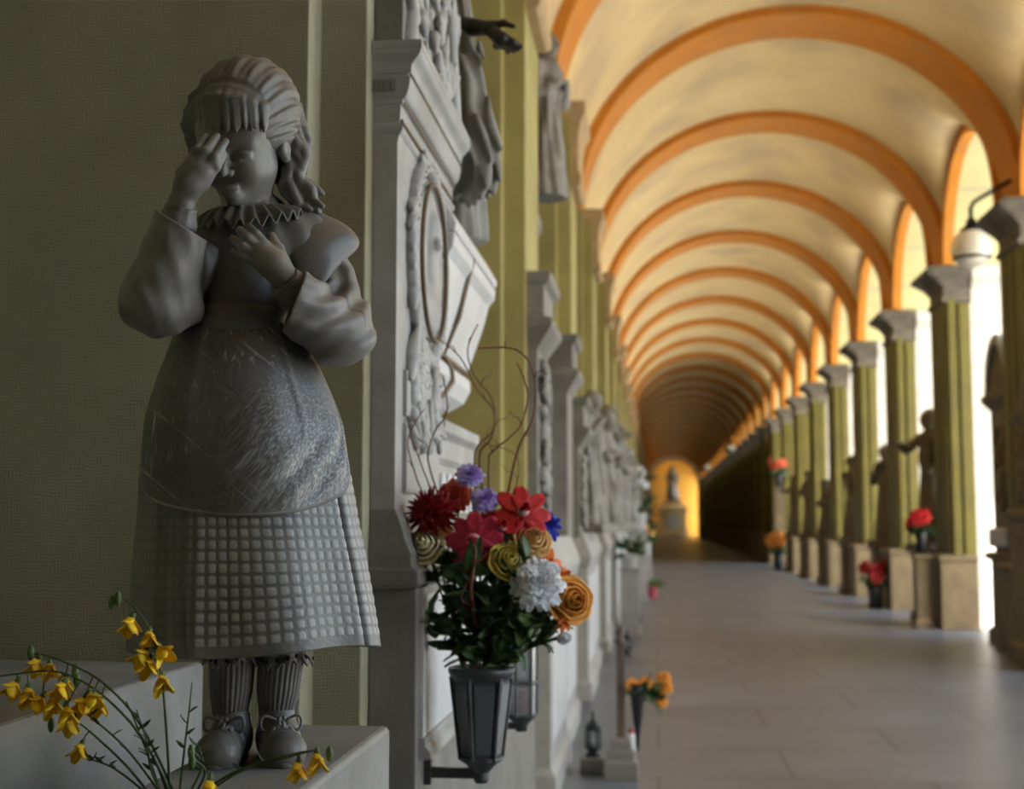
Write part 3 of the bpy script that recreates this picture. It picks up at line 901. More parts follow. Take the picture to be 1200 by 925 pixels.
def _checks(m):
    N, L, bb = nodes(m)
    at = N.new('ShaderNodeAttribute'); at.attribute_name = 'weave'
    src = bb.inputs['Base Color'].links[0].from_socket
    ml = N.new('ShaderNodeMath'); ml.operation = 'MULTIPLY'; ml.inputs[1].default_value = .7; L.new(at.outputs['Fac'], ml.inputs[0])
    mx = N.new('ShaderNodeMix'); mx.data_type = 'RGBA'; L.new(ml.outputs[0], mx.inputs[0]); L.new(src, mx.inputs[6]); mx.inputs[7].default_value = (0.46, 0.465, 0.46, 1)  # square tops paler than the grooves, lightened further to paint in highlights
    L.new(mx.outputs[2], bb.inputs['Base Color'])
_checks(M_skirt)
sko = sk.build('skirt', M_skirt, ST, smooth=True)
_at = sko.data.attributes.new('weave', 'FLOAT', 'POINT')
_w = []
for j in range(231):
    for i in range(620):
        th = -PI + 2 * PI * i / 620; z = sk.v[j * 620 + i][2]
        py = 384 + (757 - 384) * j / 230; zr = ring(py)[2]
        a = (th * .205 / PITCHC) % 1.0; h = (zr / PITCHC) % 1.0
        e = lambda q: sstep(.16, .26, q) * (1 - sstep(.76, .86, q))
        _w.append(e(a) * e(h) * (.2 + .8 * sstep(-.55, -.42, th)) if .45 * 230 < j < .975 * 230 else 0.0)
_at.data.foreach_set('value', _w)
so = sko.modifiers.new('solid', 'SOLIDIFY'); so.thickness = .006; so.offset = -1

# apron over the skirt
def apron_py(th):
    a = abs(th + .05)
    return 604 - 34 * (a / 1.2) ** 2 - (78 * sstep(.95, 1.5, th) ** 1.5 if th > 0 else 14 * sstep(1.0, 1.5, -th))
def _apron(u, v, off=.0):
    th = -1.5 + 3.0 * u
    py = 384 + (apron_py(th) - 384) * v
    cx, rx, z = ring(py)
    pl = .0045 * math.sin(th * 6.2 + .6) * sstep(.05, .5, v) + .004 * math.exp(-((th + .55) / .06) ** 2) * (1 - v) + .004 * math.exp(-((th - .62) / .05) ** 2) * (1 - v)
    bul = .010 * math.sin(PI * min(1, v)) + .006
    # drag folds running down towards her left
    s_ = (th * .9 + v * 2.0); dr = .0022 * math.sin(s_ * 15) * sstep(.55, .75, v) * (1 - sstep(.9, 1.0, v)) * sstep(-.6, 0, th)
    rr = rx + pl + bul + dr + off
    return (cx + rr * math.sin(th), .01 - (rx * .80 + pl + bul + dr + off) * math.cos(th) - .004 * v, z)
ap = MB(); ap.grid(_apron, 150, 120)
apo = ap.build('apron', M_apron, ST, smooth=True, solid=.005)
hm = MB(); hm.tube([_apron(i / 90, 1.0, .0) for i in range(91)], .0036, 8)
hm.build('apron_hem', M_cloth, apo, smooth=True)

# ribbed stockings, lace trims, shoes with bows
def leg_pt(lg, t):
    q = t * (len(lg) - 1); n0 = min(int(q), len(lg) - 2); return lg[n0] + (lg[n0 + 1] - lg[n0]) * (q - n0)
def stocking(lg):
    m = MB()
    P = lg[1:]; rs = [.0375, .0355, .0265, .0285]
    def f(u, v):
        q = v * 3; n0 = min(int(q), 2); c = P[n0] + (P[n0 + 1] - P[n0]) * (q - n0)
        r_ = rs[n0] + (rs[n0 + 1] - rs[n0]) * sstep(0, 1, q - n0)
        th = 2 * PI * u
        r_ += .0011 * math.sin(th * 26)
        return (c[0] + r_ * math.sin(th), c[1] - r_ * math.cos(th), c[2])
    m.grid(f, 208, 30, True)
    m.build('stocking', M_st, ST, smooth=True, solid=.002)
def lace(c, r):
    m = MB()
    def f(u, v):
        th = 2 * PI * u
        rr = r + .006 * v + .004 * math.sin(th * 9) * v
        return (c[0] + rr * math.sin(th), c[1] - rr * math.cos(th), c[2] + .022 - .034 * v + .0045 * math.cos(th * 18) * (v > .8) + .004 * math.sin(th * 3))
    m.grid(f, 180, 10, True)
    o = m.build('lace_trim', M_st, ST, smooth=True, solid=.003)
    hl = MB()
    for i in range(18):
        th = 2 * PI * (i + .5) / 18; p = f((i + .5) / 18, .72)
        hl.ball((p[0] + .002 * math.sin(th), p[1] - .002 * math.cos(th), p[2]), (.0032, .0032, .0038), 8, 6)
    hl.build('lace_eyelets', M_hole, o, smooth=True)
M_hole = mat('eyelet_shade_black', (0.03, 0.028, 0.025), None, 20, 0.9)  # near-black colour painted in place of shade inside the lace holes
for lg in (LEGL, LEGR): stocking(lg)
lace(PL(272, 768, .0), .041); lace(PL(331, 768, .0), .042)
def shoe(c, rz, wear):
    M = Matrix.Translation((c[0], c[1], 0.0)) @ Matrix.Rotation(rz, 4, 'Z')
    s_ = SDF((-.05, -.12, -.005), (.05, .08, .10), .0018)
    s_.chain([(0, .045, .026), (0, .0, .032), (0, -.062, .020)], [.029, .033, .035], .02)
    s_.ell((0, -.066, .022), (.0365, .034, .030), .012)
    s_.cone((0, .022, .045), (0, .020, .074), .030, .0295, .018)
    s_.plane((0, .02, .078), (0, .15, 1))
    s_.plane((0, 0, .0005), (0, 0, -1))
    s_.cone((0, .02, .10), (0, .021, .070), .026, .025, .004, 's')
    s_.disp(lambda X, Y, Z: -.0012 * np.sin(Y * 330 + np.abs(X) * 110) * np.clip((-.018 - Y) / .01, 0, 1) * np.clip((Y + .078) / .01, 0, 1) * np.clip((Z - .02) / .01, 0, 1))
    o = s_.mesh('shoe', M_st, ST, M)
    so_ = MB()
    out = []
    for i in range(40):
        a = 2 * PI * i / 40; yy = math.cos(a); xx = math.sin(a)
        wd = .037 if yy < 0 else .031
        out.append((wd * xx, -.012 + (.088 if yy < 0 else .084) * yy * (1 if yy > 0 else 1.0)))
    so_.prism(out, 'z', .0005, .009, M)
    so_.build('sole', M_st, o, bevel=.002)
    bw = MB()
    def loop(sg):
        return [(sg * (.004 + .030 * math.sin(PI * t) ** .8 * (1 if True else 0)) , -.030 - .004 * math.sin(PI * t), .066 + .011 * math.sin(2 * PI * t) - .004 * t) for t in [k / 14 for k in range(15)]]
    for sg in (-1, 1):
        bw.tube(loop(sg), .0026, 7, M)
        bw.tube([(sg * .003, -.036, .064), (sg * .014, -.046, .056), (sg * .020, -.052, .046), (sg * .022, -.056, .036)], [.003, .0042, .0045, .004], 7, M)
    rnd2 = random.Random(5)
    for i in range(26):
        a = rnd2.uniform(0, 2 * PI); q = math.sqrt(rnd2.uniform(0, 1)) * .015
        bw.ball((q * math.cos(a), -.040 - .010 * (1 - q / .015) - q * math.sin(a) * -.3, .058 + q * math.sin(a)), .0045, 7, 5, M)
    bw.build('shoe_bow', M_cloth, o, smooth=True)
shoe(PL(268, 882, -.010), R(-14), 0)
shoe(PL(326, 882, -.012), R(6), 0)

# the two blocks the monument is stepped on
SLX1 = float(atZ(457, 850, SLABZ)[0])
SLY1 = float(atZ(440, 850, SLABZ)[1])
UPZ = float(atY(100, 770, Y0 - .14)[2])
UPX = float(atZ(165, 799, UPZ)[0]); UPY = float(atZ(240, 776, UPZ)[1])
M_slab = mat('pale_grey_marble', (0.29, 0.29, 0.275), (0.215, 0.213, 0.20), 5, 0.5, 0.1, 40, stain=(0.14, 0.135, 0.12), stscale=4, stamt=0.5)
lo_ = MB(); lo_.stack(UPX - .0, SLX1, 2.02, SLY1, [(0, 0), (0, SLABZ - .012), (-.004, SLABZ - .003), (-.012, SLABZ)], (0, 1, 1, 1))
t = thing('pedestal_block', 'lower pale marble block the statue of the girl stands on', 'pedestal')
lo_.v = [((x if x > UPX + .001 else SO[0] - .098), y, z) for x, y, z in lo_.v]
lo_.build('block', M_slab, t, bevel=.004)
t = thing('pedestal_step', 'higher pale marble step behind the yellow broom, left of the statue', 'pedestal')
up = MB(); up.stack(-2.25, UPX, 1.2, UPY, [(0, 0), (0, UPZ - .010), (-.004, UPZ - .003), (-.010, UPZ)], (0, 1, 1, 1))
up.build('block', M_slab, t, bevel=.004)
print('SLAB', SLX1, SLY1, UPZ, UPX, UPY, SO, PXM)

# ---------------------------------------------------------------- the tomb next to the girl
MY = 3.38
M_gilt = mat('tarnished_gilt', (0.17, 0.115, 0.055), (0.11, 0.075, 0.04), 14, 0.5, 0.15, 60)
XF = float(atY(465, 300, MY)[0]); XBASE = float(atY(490, 700, MY)[0])
Zp = lambda py: float(atY(465, py, MY)[2])
TB = thing('marble_tomb', 'grey marble wall tomb with oval portrait medallion right beside the statue of the girl', 'tomb', (XF, MY, 0))
TI = Matrix.Translation((-XF, -MY, 0))
def tpart(m, name, mt, parent=TB, **k):
    m.v = [(x - XF, y - MY, z) for x, y, z in m.v]
    return m.build(name, mt, parent, **k)
YE = 6.7
zb = Zp(690)
m = MB(); m.box(-2.25, -.72, MY + PD + .05, YE, 0, zb); tpart(m, 'base_fill', M_marble_dk)
m = MB(); m.stack(-.714, XBASE - .004, MY, YE, [(.03, 0), (.03, .12), (0, .16), (0, zb)], (0, 1, 1, 0)); tpart(m, 'base', M_marble_dk, bevel=.004)
m = MB(); m.stack(-.714, XF, MY, 4.9, [(.055, zb), (.065, zb + .01), (.062, zb + .045), (.045, zb + .055), (.045, zb + .085), (.03, zb + .12), (.014, zb + .17), (.0, zb + .20)], (0, 1, .3, 0)); tpart(m, 'base_moulding', M_marble_dk, bevel=.003)
# inscription panel let into the base front
p0, p1 = float(atX(493, 760, XBASE)[1]) + .02, 5.1
m = MB(); m.box(XBASE - .01, XBASE + .004, p0, p1, float(atX(497, 862, XBASE)[2]), zb - .02); tpart(m, 'inscription_panel', M_white)
m = MB()
z0 = float(atX(497, 862, XBASE)[2])
m.stack(XBASE - .05, XBASE + .002, p0 - .02, p1 + .02, [(.026, z0 - .05), (.022, z0 - .03), (.010, z0 - .018), (.010, z0)], (0, 1, 0, 0)); tpart(m, 'panel_sill', M_marble)
# pylon with its cornice
YP = 4.07
m = MB(); m.box(-.714, XF, MY, YP, zb + .19, Zp(152)); tpart(m, 'pylon', M_marble, bevel=.002)
zc = [Zp(q) for q in (158, 150, 143, 118, 112, 90, 84, 60, 52)]
cp = [(.0, zc[0] - .02)]
cp += [(.004 + .010 * math.sin(PI * q / 6), zc[0] + (zc[2] - zc[0]) * q / 6) for q in range(7)]                       # bead
cp += [(.005, zc[2] + .004), (.008, zc[3] - .012), (.014, zc[3] - .010), (.014, zc[3])]
cp += [(.014 + .020 * math.sin(PI / 2 * q / 7), zc[3] + .003 + (zc[5] - zc[3] - .008) * (1 - math.cos(PI / 2 * q / 7))) for q in range(8)]   # ovolo
cp += [(.028, zc[5] - .003), (.028, zc[5] + .004), (.037, zc[5] + .005), (.037, zc[6])]
cp += [(.038 + .026 * (q / 10 - .16 * math.sin(2 * PI * q / 10)), zc[6] + .002 + (zc[7] - zc[6] - .006) * q / 10) for q in range(11)]          # cyma
cp += [(.066, zc[7] - .002), (.066, zc[8])]
m = MB(); m.stack(-.714, XF, MY, 4.28, cp, (0, 1, .5, 0)); tpart(m, 'cornice', M_marble)
for zz, dd in ((zc[2] + .006, .010), (zc[3] - .006, .0155), (zc[5] + .001, .0305)):
    m = MB(); m.box(XF + dd - .008, XF + dd + .0015, MY + .01, 4.27, zz - .0035, zz + .0035); tpart(m, 'gilt_line', M_gilt)
m = MB()
for i in range(9):
    y_ = MY - .013; x_ = -.80 + i * .017
    m.box(x_, x_ + .010, y_ - .006, y_ + .01, zc[4] + .006, zc[5] - .012)
tpart(m, 'dentils', M_marble_dk)
m = MB(); m.box(-.714, XF + .012, MY + .0, 4.0, zc[8], zc[8] + .9); tpart(m, 'attic_block', M_marble_dk, bevel=.004)
# acroterion relief on the attic
ac = SDF((XF - .03, MY - .02, zc[8] - .02), (XF + .10, MY + .95, zc[8] + .75), .006)
rn = random.Random(11)
for i in range(70):
    y_ = MY + .05 + rn.uniform(0, .78); z_ = zc[8] + .03 + rn.uniform(0, .62) * (1 - .45 * abs(y_ - MY - .42) / .42)
    a = rn.uniform(0, 6.3)
    ac.cone((XF + .022, y_, z_), (XF + .03, y_ + .05 * math.cos(a), z_ + .05 * math.sin(a)), .020, .010, .004)
ac.cone((XF + .015, MY + .05, zc[8] + .02), (XF + .015, MY + .30, zc[8] + .70), .026, .022)
ac.cone((XF + .015, MY + .88, zc[8] + .02), (XF + .015, MY + .62, zc[8] + .70), .026, .022)
o = ac.mesh('acroterion', M_marble, TB, TI)
# oval medallion with a portrait, leafy frame
MC = V(XF, 3.80, 2.26); mry, mrz = .235, .245
me_ = SDF((XF - .03, 3.44, 1.62), (XF + .07, 4.12, 2.56), .004)
me_.ell((MC[0], MC[1], MC[2]), (.036, mry, mrz), 0)
me_.ell((MC[0] + .044, MC[1], MC[2]), (.030, mry - .030, mrz - .030), .003, None, 's')
for q, r_ in (((.020, 3.80, MC[2] + .07), (.030, .066, .085)), ((.018, 3.78, MC[2] - .03), (.026, .045, .06)), ((.016, 3.80, MC[2] - .13), (.026, .13, .07))):
    me_.ell((XF + q[0], q[1], q[2]), r_, .012)
me_.ell((XF + .042, 3.765, MC[2] + .05), (.016, .02, .02), .008)
rn = random.Random(4)
def leafy(y_, z_, a, L):
    me_.cone((XF + .006, y_, z_), (XF + .018, y_ + L * math.cos(a), z_ + L * math.sin(a)), .026, .008, .004)
    me_.cone((XF + .026, y_, z_), (XF + .030, y_ + L * .9 * math.cos(a), z_ + L * .9 * math.sin(a)), .004, .003, .004, 's')
for i in range(44):
    t_ = 2 * PI * i / 44
    if -.5 < math.sin(t_) < .35 and math.cos(t_) > 0: pass
    leafy(3.80 + (mry + .03) * math.cos(t_), MC[2] + (mrz + .03) * math.sin(t_), t_ + 1.1 + rn.uniform(-.5, .5), .06)
for i in range(34):
    leafy(3.54 + rn.uniform(0, .46), MC[2] - mrz - .04 - rn.uniform(0, .24), rn.uniform(0, 6.3), .09)
o = me_.mesh('portrait_medallion', M_marble, TB, TI)
m = MB(); m.tube([(XF + .030, MC[1] + (mry - .022) * math.cos(t_), MC[2] + (mrz - .022) * math.sin(t_)) for t_ in [2 * PI * k / 60 for k in range(60)]], .007, 8, closed=True); tpart(m, 'oval_frame', M_gilt, smooth=True)
for zz0, zz1 in ((zb + .24, zb + .42), (zb + .44, zb + .56)):
    m = MB(); m.stack(XF - .01, XF + .001, MY + .10, YP - .06, [(.008, zz0), (.010, zz0 + .01), (.010, zz1 - .01), (.008, zz1)], (0, 1, 0, 0)); tpart(m, 'raised_panel', M_marble, bevel=.002)
# block with round-headed flutes under the sarcophagus
m = MB(); m.stack(-1.4, -.66, YP, 4.86, [(0, zb + .19), (0, 1.70), (.012, 1.72), (.012, 1.78), (.03, 1.80), (.03, 1.835)], (0, 1, 0, .3)); tpart(m, 'fluted_block', M_marble, bevel=.003)
m = MB()
for i in range(6):
    y_ = YP + .06 + i * .125
    m.prism([(y_, 1.44)] + [(y_ + .04 - .04 * math.cos(PI * k / 8), 1.64 + .04 * math.sin(PI * k / 8)) for k in range(9)] + [(y_ + .08, 1.44)], 'x', -.665, -.648)
tpart(m, 'arched_flutes', M_white, bevel=.003)
# sarcophagus: lid, tapered chest, bulbous foot
m = MB()
def sarc(prof, y0, y1, dy):
    vs = []; fs = []
    for x, z, q in prof:
        vs += [(-1.5, y0 + q, z), (x, y0 + q, z), (x, y1 - q, z), (-1.5, y1 - q, z)]
    n_ = len(prof)
    for i in range(n_ - 1):
        for k in range(4):
            a = i * 4 + k; b_ = i * 4 + (k + 1) % 4
            fs.append((a, b_, b_ + 4, a + 4))
    fs += [(3, 2, 1, 0), tuple((n_ - 1) * 4 + k for k in range(4))]
    return vs, fs
m.add(*sarc([(-.688, 2.075, .10), (-.640, 2.24, .04), (-.620, 2.33, .015), (-.600, 2.36, .0), (-.596, 2.40, .0)], 4.02, 5.08, 0)); tpart(m, 'sarcophagus_chest', M_white, bevel=.006)
m = MB(); m.add(*sarc([(-.596, 2.405, .0), (-.590, 2.43, .0), (-.63, 2.50, .05), (-.75, 2.58, .14), (-.80, 2.60, .18)], 4.02, 5.08, 0)); tpart(m, 'sarcophagus_lid', M_white, bevel=.006)
m = MB(); m.add(*sarc([(-.80, 1.90, .34), (-.73, 1.915, .26), (-.690, 1.95, .18), (-.672, 2.0, .13), (-.676, 2.04, .11), (-.700, 2.06, .11)], 4.02, 5.08, 0)); tpart(m, 'sarcophagus_foot', M_white, bevel=.01)
m = MB(); m.tube([(-.60, 4.46, 2.40), (-.622, 4.44, 2.30), (-.643, 4.43, 2.20), (-.690, 4.40, 2.075), (-.672, 4.46, 2.03), (-.668, 4.46, 1.99), (-.690, 4.40, 1.94), (-.74, 4.30, 1.91)], .010, 8)
m.tube([(-.690, 4.10, 2.07), (-.692, 4.95, 2.07)], .008, 8)
tpart(m, 'gilt_moulding', M_gilt, smooth=True)

# ---------------------------------------------------------------- draped marble figures
M_fig = mat('grey_statuary_marble', (0.29, 0.275, 0.24), (0.17, 0.16, 0.14), 6, 0.6, 0.2, 40, stain=(0.11, 0.10, 0.085), stscale=4, stamt=0.65)
M_bronze = mat('dark_bronze', (0.055, 0.045, 0.035), (0.035, 0.03, 0.025), 12, 0.4, 0.1, 50, metal=0.5)
def draped(seed, pose, h=.013, folds=13):
    """a standing robed mourner, 1.7 m, looking along -y"""
    r_ = random.Random(seed)
    s_ = SDF((-.45, -.45, -.01), (.45, .40, 1.80), h)
    if pose == 'kneel':
        s_.cone((0, .05, .12), (0, .02, .55), .27, .20, 0); s_.cone((0, -.16, .10), (0, -.12, .42), .15, .12, .08)
        s_.cone((0, .02, .55), (0, -.04, .98), .19, .15, .08); s_.cone((-.17, -.03, .98), (.17, -.03, .98), .075, .075, .08)
        hd = (0, -.12, 1.20)
        for q in (-1, 1): s_.chain([(.19 * q, -.02, .96), (.20 * q, -.14, .74), (.03 * q, -.27, .84)], [.070, .060, .042], .04)
    else:
        s_.chain([(0, .02, .06), (.01, .02, .55), (0, .02, .92), (0, .0, 1.15)], [.25, .205, .165, .155], 0)
        s_.cone((-.18, .0, 1.36), (.18, .0, 1.36), .078, .078, .08); s_.cone((0, .0, 1.1), (0, 0, 1.34), .15, .16, .06)
        hd = (0, -.045, 1.58)
        if pose == 'pray':
            for q in (-1, 1): s_.chain([(.20 * q, 0, 1.34), (.23 * q, -.08, 1.06), (.03 * q, -.24, 1.18)], [.075, .066, .040], .04)
        elif pose == 'reach':
            s_.chain([(.20, 0, 1.34), (.25, -.06, 1.04), (.10, -.20, .92)], [.075, .066, .042], .04)
            s_.chain([(-.20, -.02, 1.36), (-.24, -.22, 1.24), (-.20, -.42, 1.30)], [.078, .066, .036], .04)
        else:
            s_.chain([(.20, 0, 1.34), (.27, .0, 1.06), (.22, -.16, .86)], [.075, .066, .044], .04)
            s_.chain([(-.20, 0, 1.34), (-.26, -.06, 1.10), (-.05, -.20, 1.36)], [.075, .066, .040], .04)
    s_.cone((hd[0], hd[1] + .04, hd[2] - .20), hd, .062, .065, .04)
    s_.ell((hd[0], hd[1] - .02, hd[2] + .02), (.082, .100, .118), .03)
    s_.ell((hd[0], hd[1] + .025, hd[2] + .05), (.105, .112, .125), .03)
    s_.cone((hd[0], hd[1] + .08, hd[2]), (0, .12, hd[2] - .42), .085, .15, .06)
    s_.ell((hd[0], hd[1] - .118, hd[2] + .005), (.014, .02, .026), .015)
    ph = r_.uniform(0, 6)
    def f(X, Y, Z):
        an = np.arctan2(X, -Y + .03 + .0 * Z)
        top = np.clip((hd[2] - .22 - Z) / .25, 0, 1)
        return -.014 * top * (np.sin(an * folds * .5 + ph + 2.0 * np.sin(Z * 3 + ph)) + .5 * np.sin(an * folds + Z * 5))
    s_.disp(f)
    s_.plane((0, 0, 0.0), (0, 0, -1))
    return s_
FIGS = []
def make_fig(seed, pose, label):
    t = thing('mourning_figure', label, 'statue')
    s_ = draped(seed, pose); s_.mesh('figure', M_fig, t)
    m = MB(); m.stack(-.26, .26, -.26, .28, [(0.02, -.10), (.02, -.04), (0, -.03), (0, .012)], (1, 1, 1, 1)); m.build('plinth', M_fig, t, bevel=.006)
    FIGS.append(t); return t

# figure standing over the sarcophagus, one dark arm stretched out
tf = thing('robed_figure', 'robed marble figure above the sarcophagus, dark hand stretched out over the arcade', 'statue', (-.76, 4.66, 2.50))
fg = SDF((-.30, -.42, -.02), (.30, .42, 1.5), .009)
fg.chain([(.02, 0, .02), (.0, 0, .45), (.0, -.01, .80), (-.02, 0, 1.05)], [.155, .135, .13, .12], 0)
fg.cone((-.03, -.18, 1.15), (-.02, .18, 1.15), .07, .07, .06)
fg.ell((-.02, 0, 1.40), (.10, .085, .12), .02); fg.cone((-.02, 0, 1.18), (-.02, 0, 1.35), .05, .05, .03)
fg.disp(lambda X, Y, Z: -.013 * np.clip((1.0 - Z) / .2, 0, 1) * (np.sin(np.arctan2(Y, X + .05) * 9 + np.sin(Z * 5) * 1.5) + .4 * np.sin(np.arctan2(Y, X) * 19 + Z * 6)))
fg.plane((0, 0, -.0), (0, 0, -1))
fo = fg.mesh('robe', M_fig, tf)
# heavy mantle hung from the arm, with a dark hollow inside
mt_ = SDF((-.2, -.45, .05), (.34, .3, 1.3), .008)
q0_ = V(*atY(556, 40, 4.45)) - V(-.76, 4.66, 2.50); q1_ = V(*atY(567, 215, 4.40)) - V(-.76, 4.66, 2.50)
mt_.chain([V(-.05, -.12, 1.12), q0_ + V(-.10, .05, .02), q0_ + V(-.045, .02, -.10)], [.085, .075, .055], 0)
mt_.chain([q0_ + V(-.05, .02, -.05), q1_ + V(-.045, .03, .16), q1_ + V(-.055, .03, .04)], [.05, .075, .092], .05)
mt_.disp(lambda X, Y, Z: -.014 * np.sin(X * 70 + Y * 55 + Z * 14 + 1.2 * np.sin(Z * 22)) - .006 * np.sin(X * 130 - Y * 90 + Z * 30))
mt_.ell(q1_ + V(-.085, -.11, -.015), (.062, .12, .115), .01, Matrix.Rotation(R(20), 3, 'Y'), 's')
mt_.mesh('mantle', M_fig, tf)
arm = SDF((-.25, -.8, .45), (.65, .2, 1.05), .0045)
def AP(px, py, y): return V(*atY(px, py, y)) - V(-.76, 4.66, 2.50)
arm.chain([AP(538, 30, 4.5), AP(556, 32, 4.42), AP(574, 33, 4.36)], [.036, .030, .024], 0)
arm.cone(AP(574, 35, 4.36), AP(588, 46, 4.33), .022, .026, .012)
arm.chain([AP(578, 29, 4.36), AP(590, 27, 4.34), AP(602, 31, 4.33)], [.014, .012, .008], .01)
for q, (x_, y_) in enumerate(((611, 55), (607, 58), (602, 60), (596, 61))):
    arm.chain([AP(588 - 2 * q, 47 + 2 * q, 4.34 + .012 * q), AP((588 + x_) / 2 + 1, (48 + y_) / 2 - 2, 4.33 + .014 * q), AP(x_, y_, 4.34 + .016 * q)], [.0145, .0125, .008], .012)
arm.mesh('outstretched_arm', M_bronze, tf)

# ---------------------------------------------------------------- tombs along the left wall
def wall_tomb(k, label, seed, top=2.93):
    y0 = yk(k) + .10
    t = thing('marble_tomb', label, 'tomb', (0, y0, 0))
    rr = random.Random(seed)
    xf = -.655
    m = MB(); m.box(-2.2, -.72, PD + .05, 3.85, 0, 1.30); m.build('base_fill', M_marble_dk, t)
    m = MB(); m.box(-.713, -.66, 1.30, 1.68, 0, 1.2); m.build('base_core', M_marble_dk, t)
    for y_a, y_b, x_f in ((0, 1.35, -.585), (1.62, 3.05, -.62)) if k < 4 else ((0, 1.9, -.585), (2.1, 4.0, -.61)):
        m = MB(); m.stack(-.714, x_f, y_a, y_b, [(.03, 0), (.03, .14), (0, .18), (0, 1.13), (.015, 1.15), (.03, 1.22), (.02, 1.26), (-.02, 1.36), (-.04, 1.42)], (0, 1, 1, 0)); m.build('base', M_marble, t, bevel=.004)
    m = MB(); m.box(-.60, -.580, .15, 1.2, .30, 1.05); m.build('inscription_panel', M_white, t, bevel=.003)
    m = MB(); m.box(-.63, -.612, 1.78, 2.9, .30, 1.05); m.build('inscription_panel', M_white, t, bevel=.003)
    m = MB(); m.box(-.714, xf, .0, .62, 1.40, top - .42); m.build('pylon', M_marble_dk, t, bevel=.004)
    m = MB(); m.box(-1.3, xf, 2.62, 3.2, 1.40, top - .42); m.build('pylon', M_marble_dk, t, bevel=.004)
    m = MB(); m.stack(-.714, xf, 0, .62, [(0, top - .44), (.012, top - .42), (.05, top - .36), (.085, top - .31), (.09, top - .27), (.04, top - .25), (.04, top - .08), (.075, top - .05), (.08, top)], (0, 1, .6, 1)); m.build('capital', M_marble_dk, t, bevel=.004)
    m = MB(); m.stack(-1.3, xf, 2.62, 3.2, [(0, top - .44), (.012, top - .42), (.05, top - .36), (.085, top - .31), (.09, top - .27), (.04, top - .25), (.04, top - .08), (.075, top - .05), (.08, top)], (0, 1, .6, 1)); m.build('capital', M_marble_dk, t, bevel=.004)
    m = MB(); m.box(-1.4, -.80, .6, 2.64, 1.40, 2.2); m.build('back_panel', M_marble, t, bevel=.003)
    s_ = SDF((xf - .03, .02, 1.42), (xf + .10, .62, top - .40), .009)
    for i in range(60):
        y_ = .30 + rr.uniform(-.22, .22); z_ = 1.50 + rr.uniform(0, top - 2.0); a = rr.uniform(0, 6.3)
        s_.cone((xf + .012, y_, z_), (xf + .035, y_ + .07 * math.cos(a), z_ + .07 * math.sin(a)), .034, .014, .006)
    s_.mesh('carved_trophy', M_marble_dk, t)
    return t
wall_tomb(1, 'wall tomb with a square capital behind the bouquet and its tall twigs', 1)
wall_tomb(2, 'wall tomb with white base slabs beyond the iron grave cross', 2, 2.6)
wall_tomb(3, 'wall tomb behind the dark green plant on the left side', 3, 2.8)
wall_tomb(4, 'wall tomb behind the vase of white flowers on the left side', 4, 2.7)
for k in range(5, 12):
    t = wall_tomb(k, 'distant wall tomb in the blurred left row', k, 2.5 + .1 * (k % 4)); t['group'] = 'distant left wall tombs'

f0 = make_fig(21, 'pray', 'tall robed marble figure hanging high on the left wall under the orange rib')
f0.location = (-.72, 9.05, 3.70); f0.rotation_euler = (0, 0, R(60)); f0.scale = (.62, .62, .66)
m = MB(); m.stack(-1.4, -.82, 8.70, 9.40, [(.0, 2.9), (.0, 3.5), (.04, 3.55), (.04, 3.62)], (0, 1, 1, 1))
t = thing('high_plinth', 'tall stone plinth carrying the high robed figure on the left wall', 'plinth', (0, 0, 0)); m.v = [(x, y, (z if z > 3 else 2.2)) for x, y, z in m.v]; m.build('block', M_marble_dk, t)
f1 = make_fig(33, 'stand', 'marble mourner standing against the second tomb of the left wall'); f1.location = (-.60, 12.75, 1.49); f1.rotation_euler = (0, 0, R(70)); f1.scale = (.72,) * 3
f2 = make_fig(47, 'kneel', 'kneeling marble mourner of the left wall near the dark green plant'); f2.location = (-.58, 14.0, 1.50); f2.rotation_euler = (0, 0, R(60)); f2.scale = (.85,) * 3
f3 = make_fig(5, 'reach', 'marble figure with a raised arm against the third left tomb'); f3.location = (-.60, 17.2, 1.50); f3.rotation_euler = (0, 0, R(75)); f3.scale = (.85,) * 3
for i, (y_, src, s_) in enumerate(((18.6, f1, .8), (21.6, f0, .9), (23.2, f2, .95), (25.8, f3, .85), (29.5, f1, .9), (33.9, f0, .9), (38.2, f3, .85), (42.4, f1, .9))):
    dup(src, (-.60, y_, 1.50), R(60 + 9 * (i % 3)), ['pale mourner beside the raised arm figure on the left', 'praying marble figure above the white vase on the left', 'kneeling mourner after the praying figure on the left'][i] if i < 3 else 'blurred far marble mourner of the left wall', '' if i < 3 else 'far left mourners', s_)
for c in list(f0.children):
    if c.name.startswith('plinth'): bpy.data.objects.remove(c)
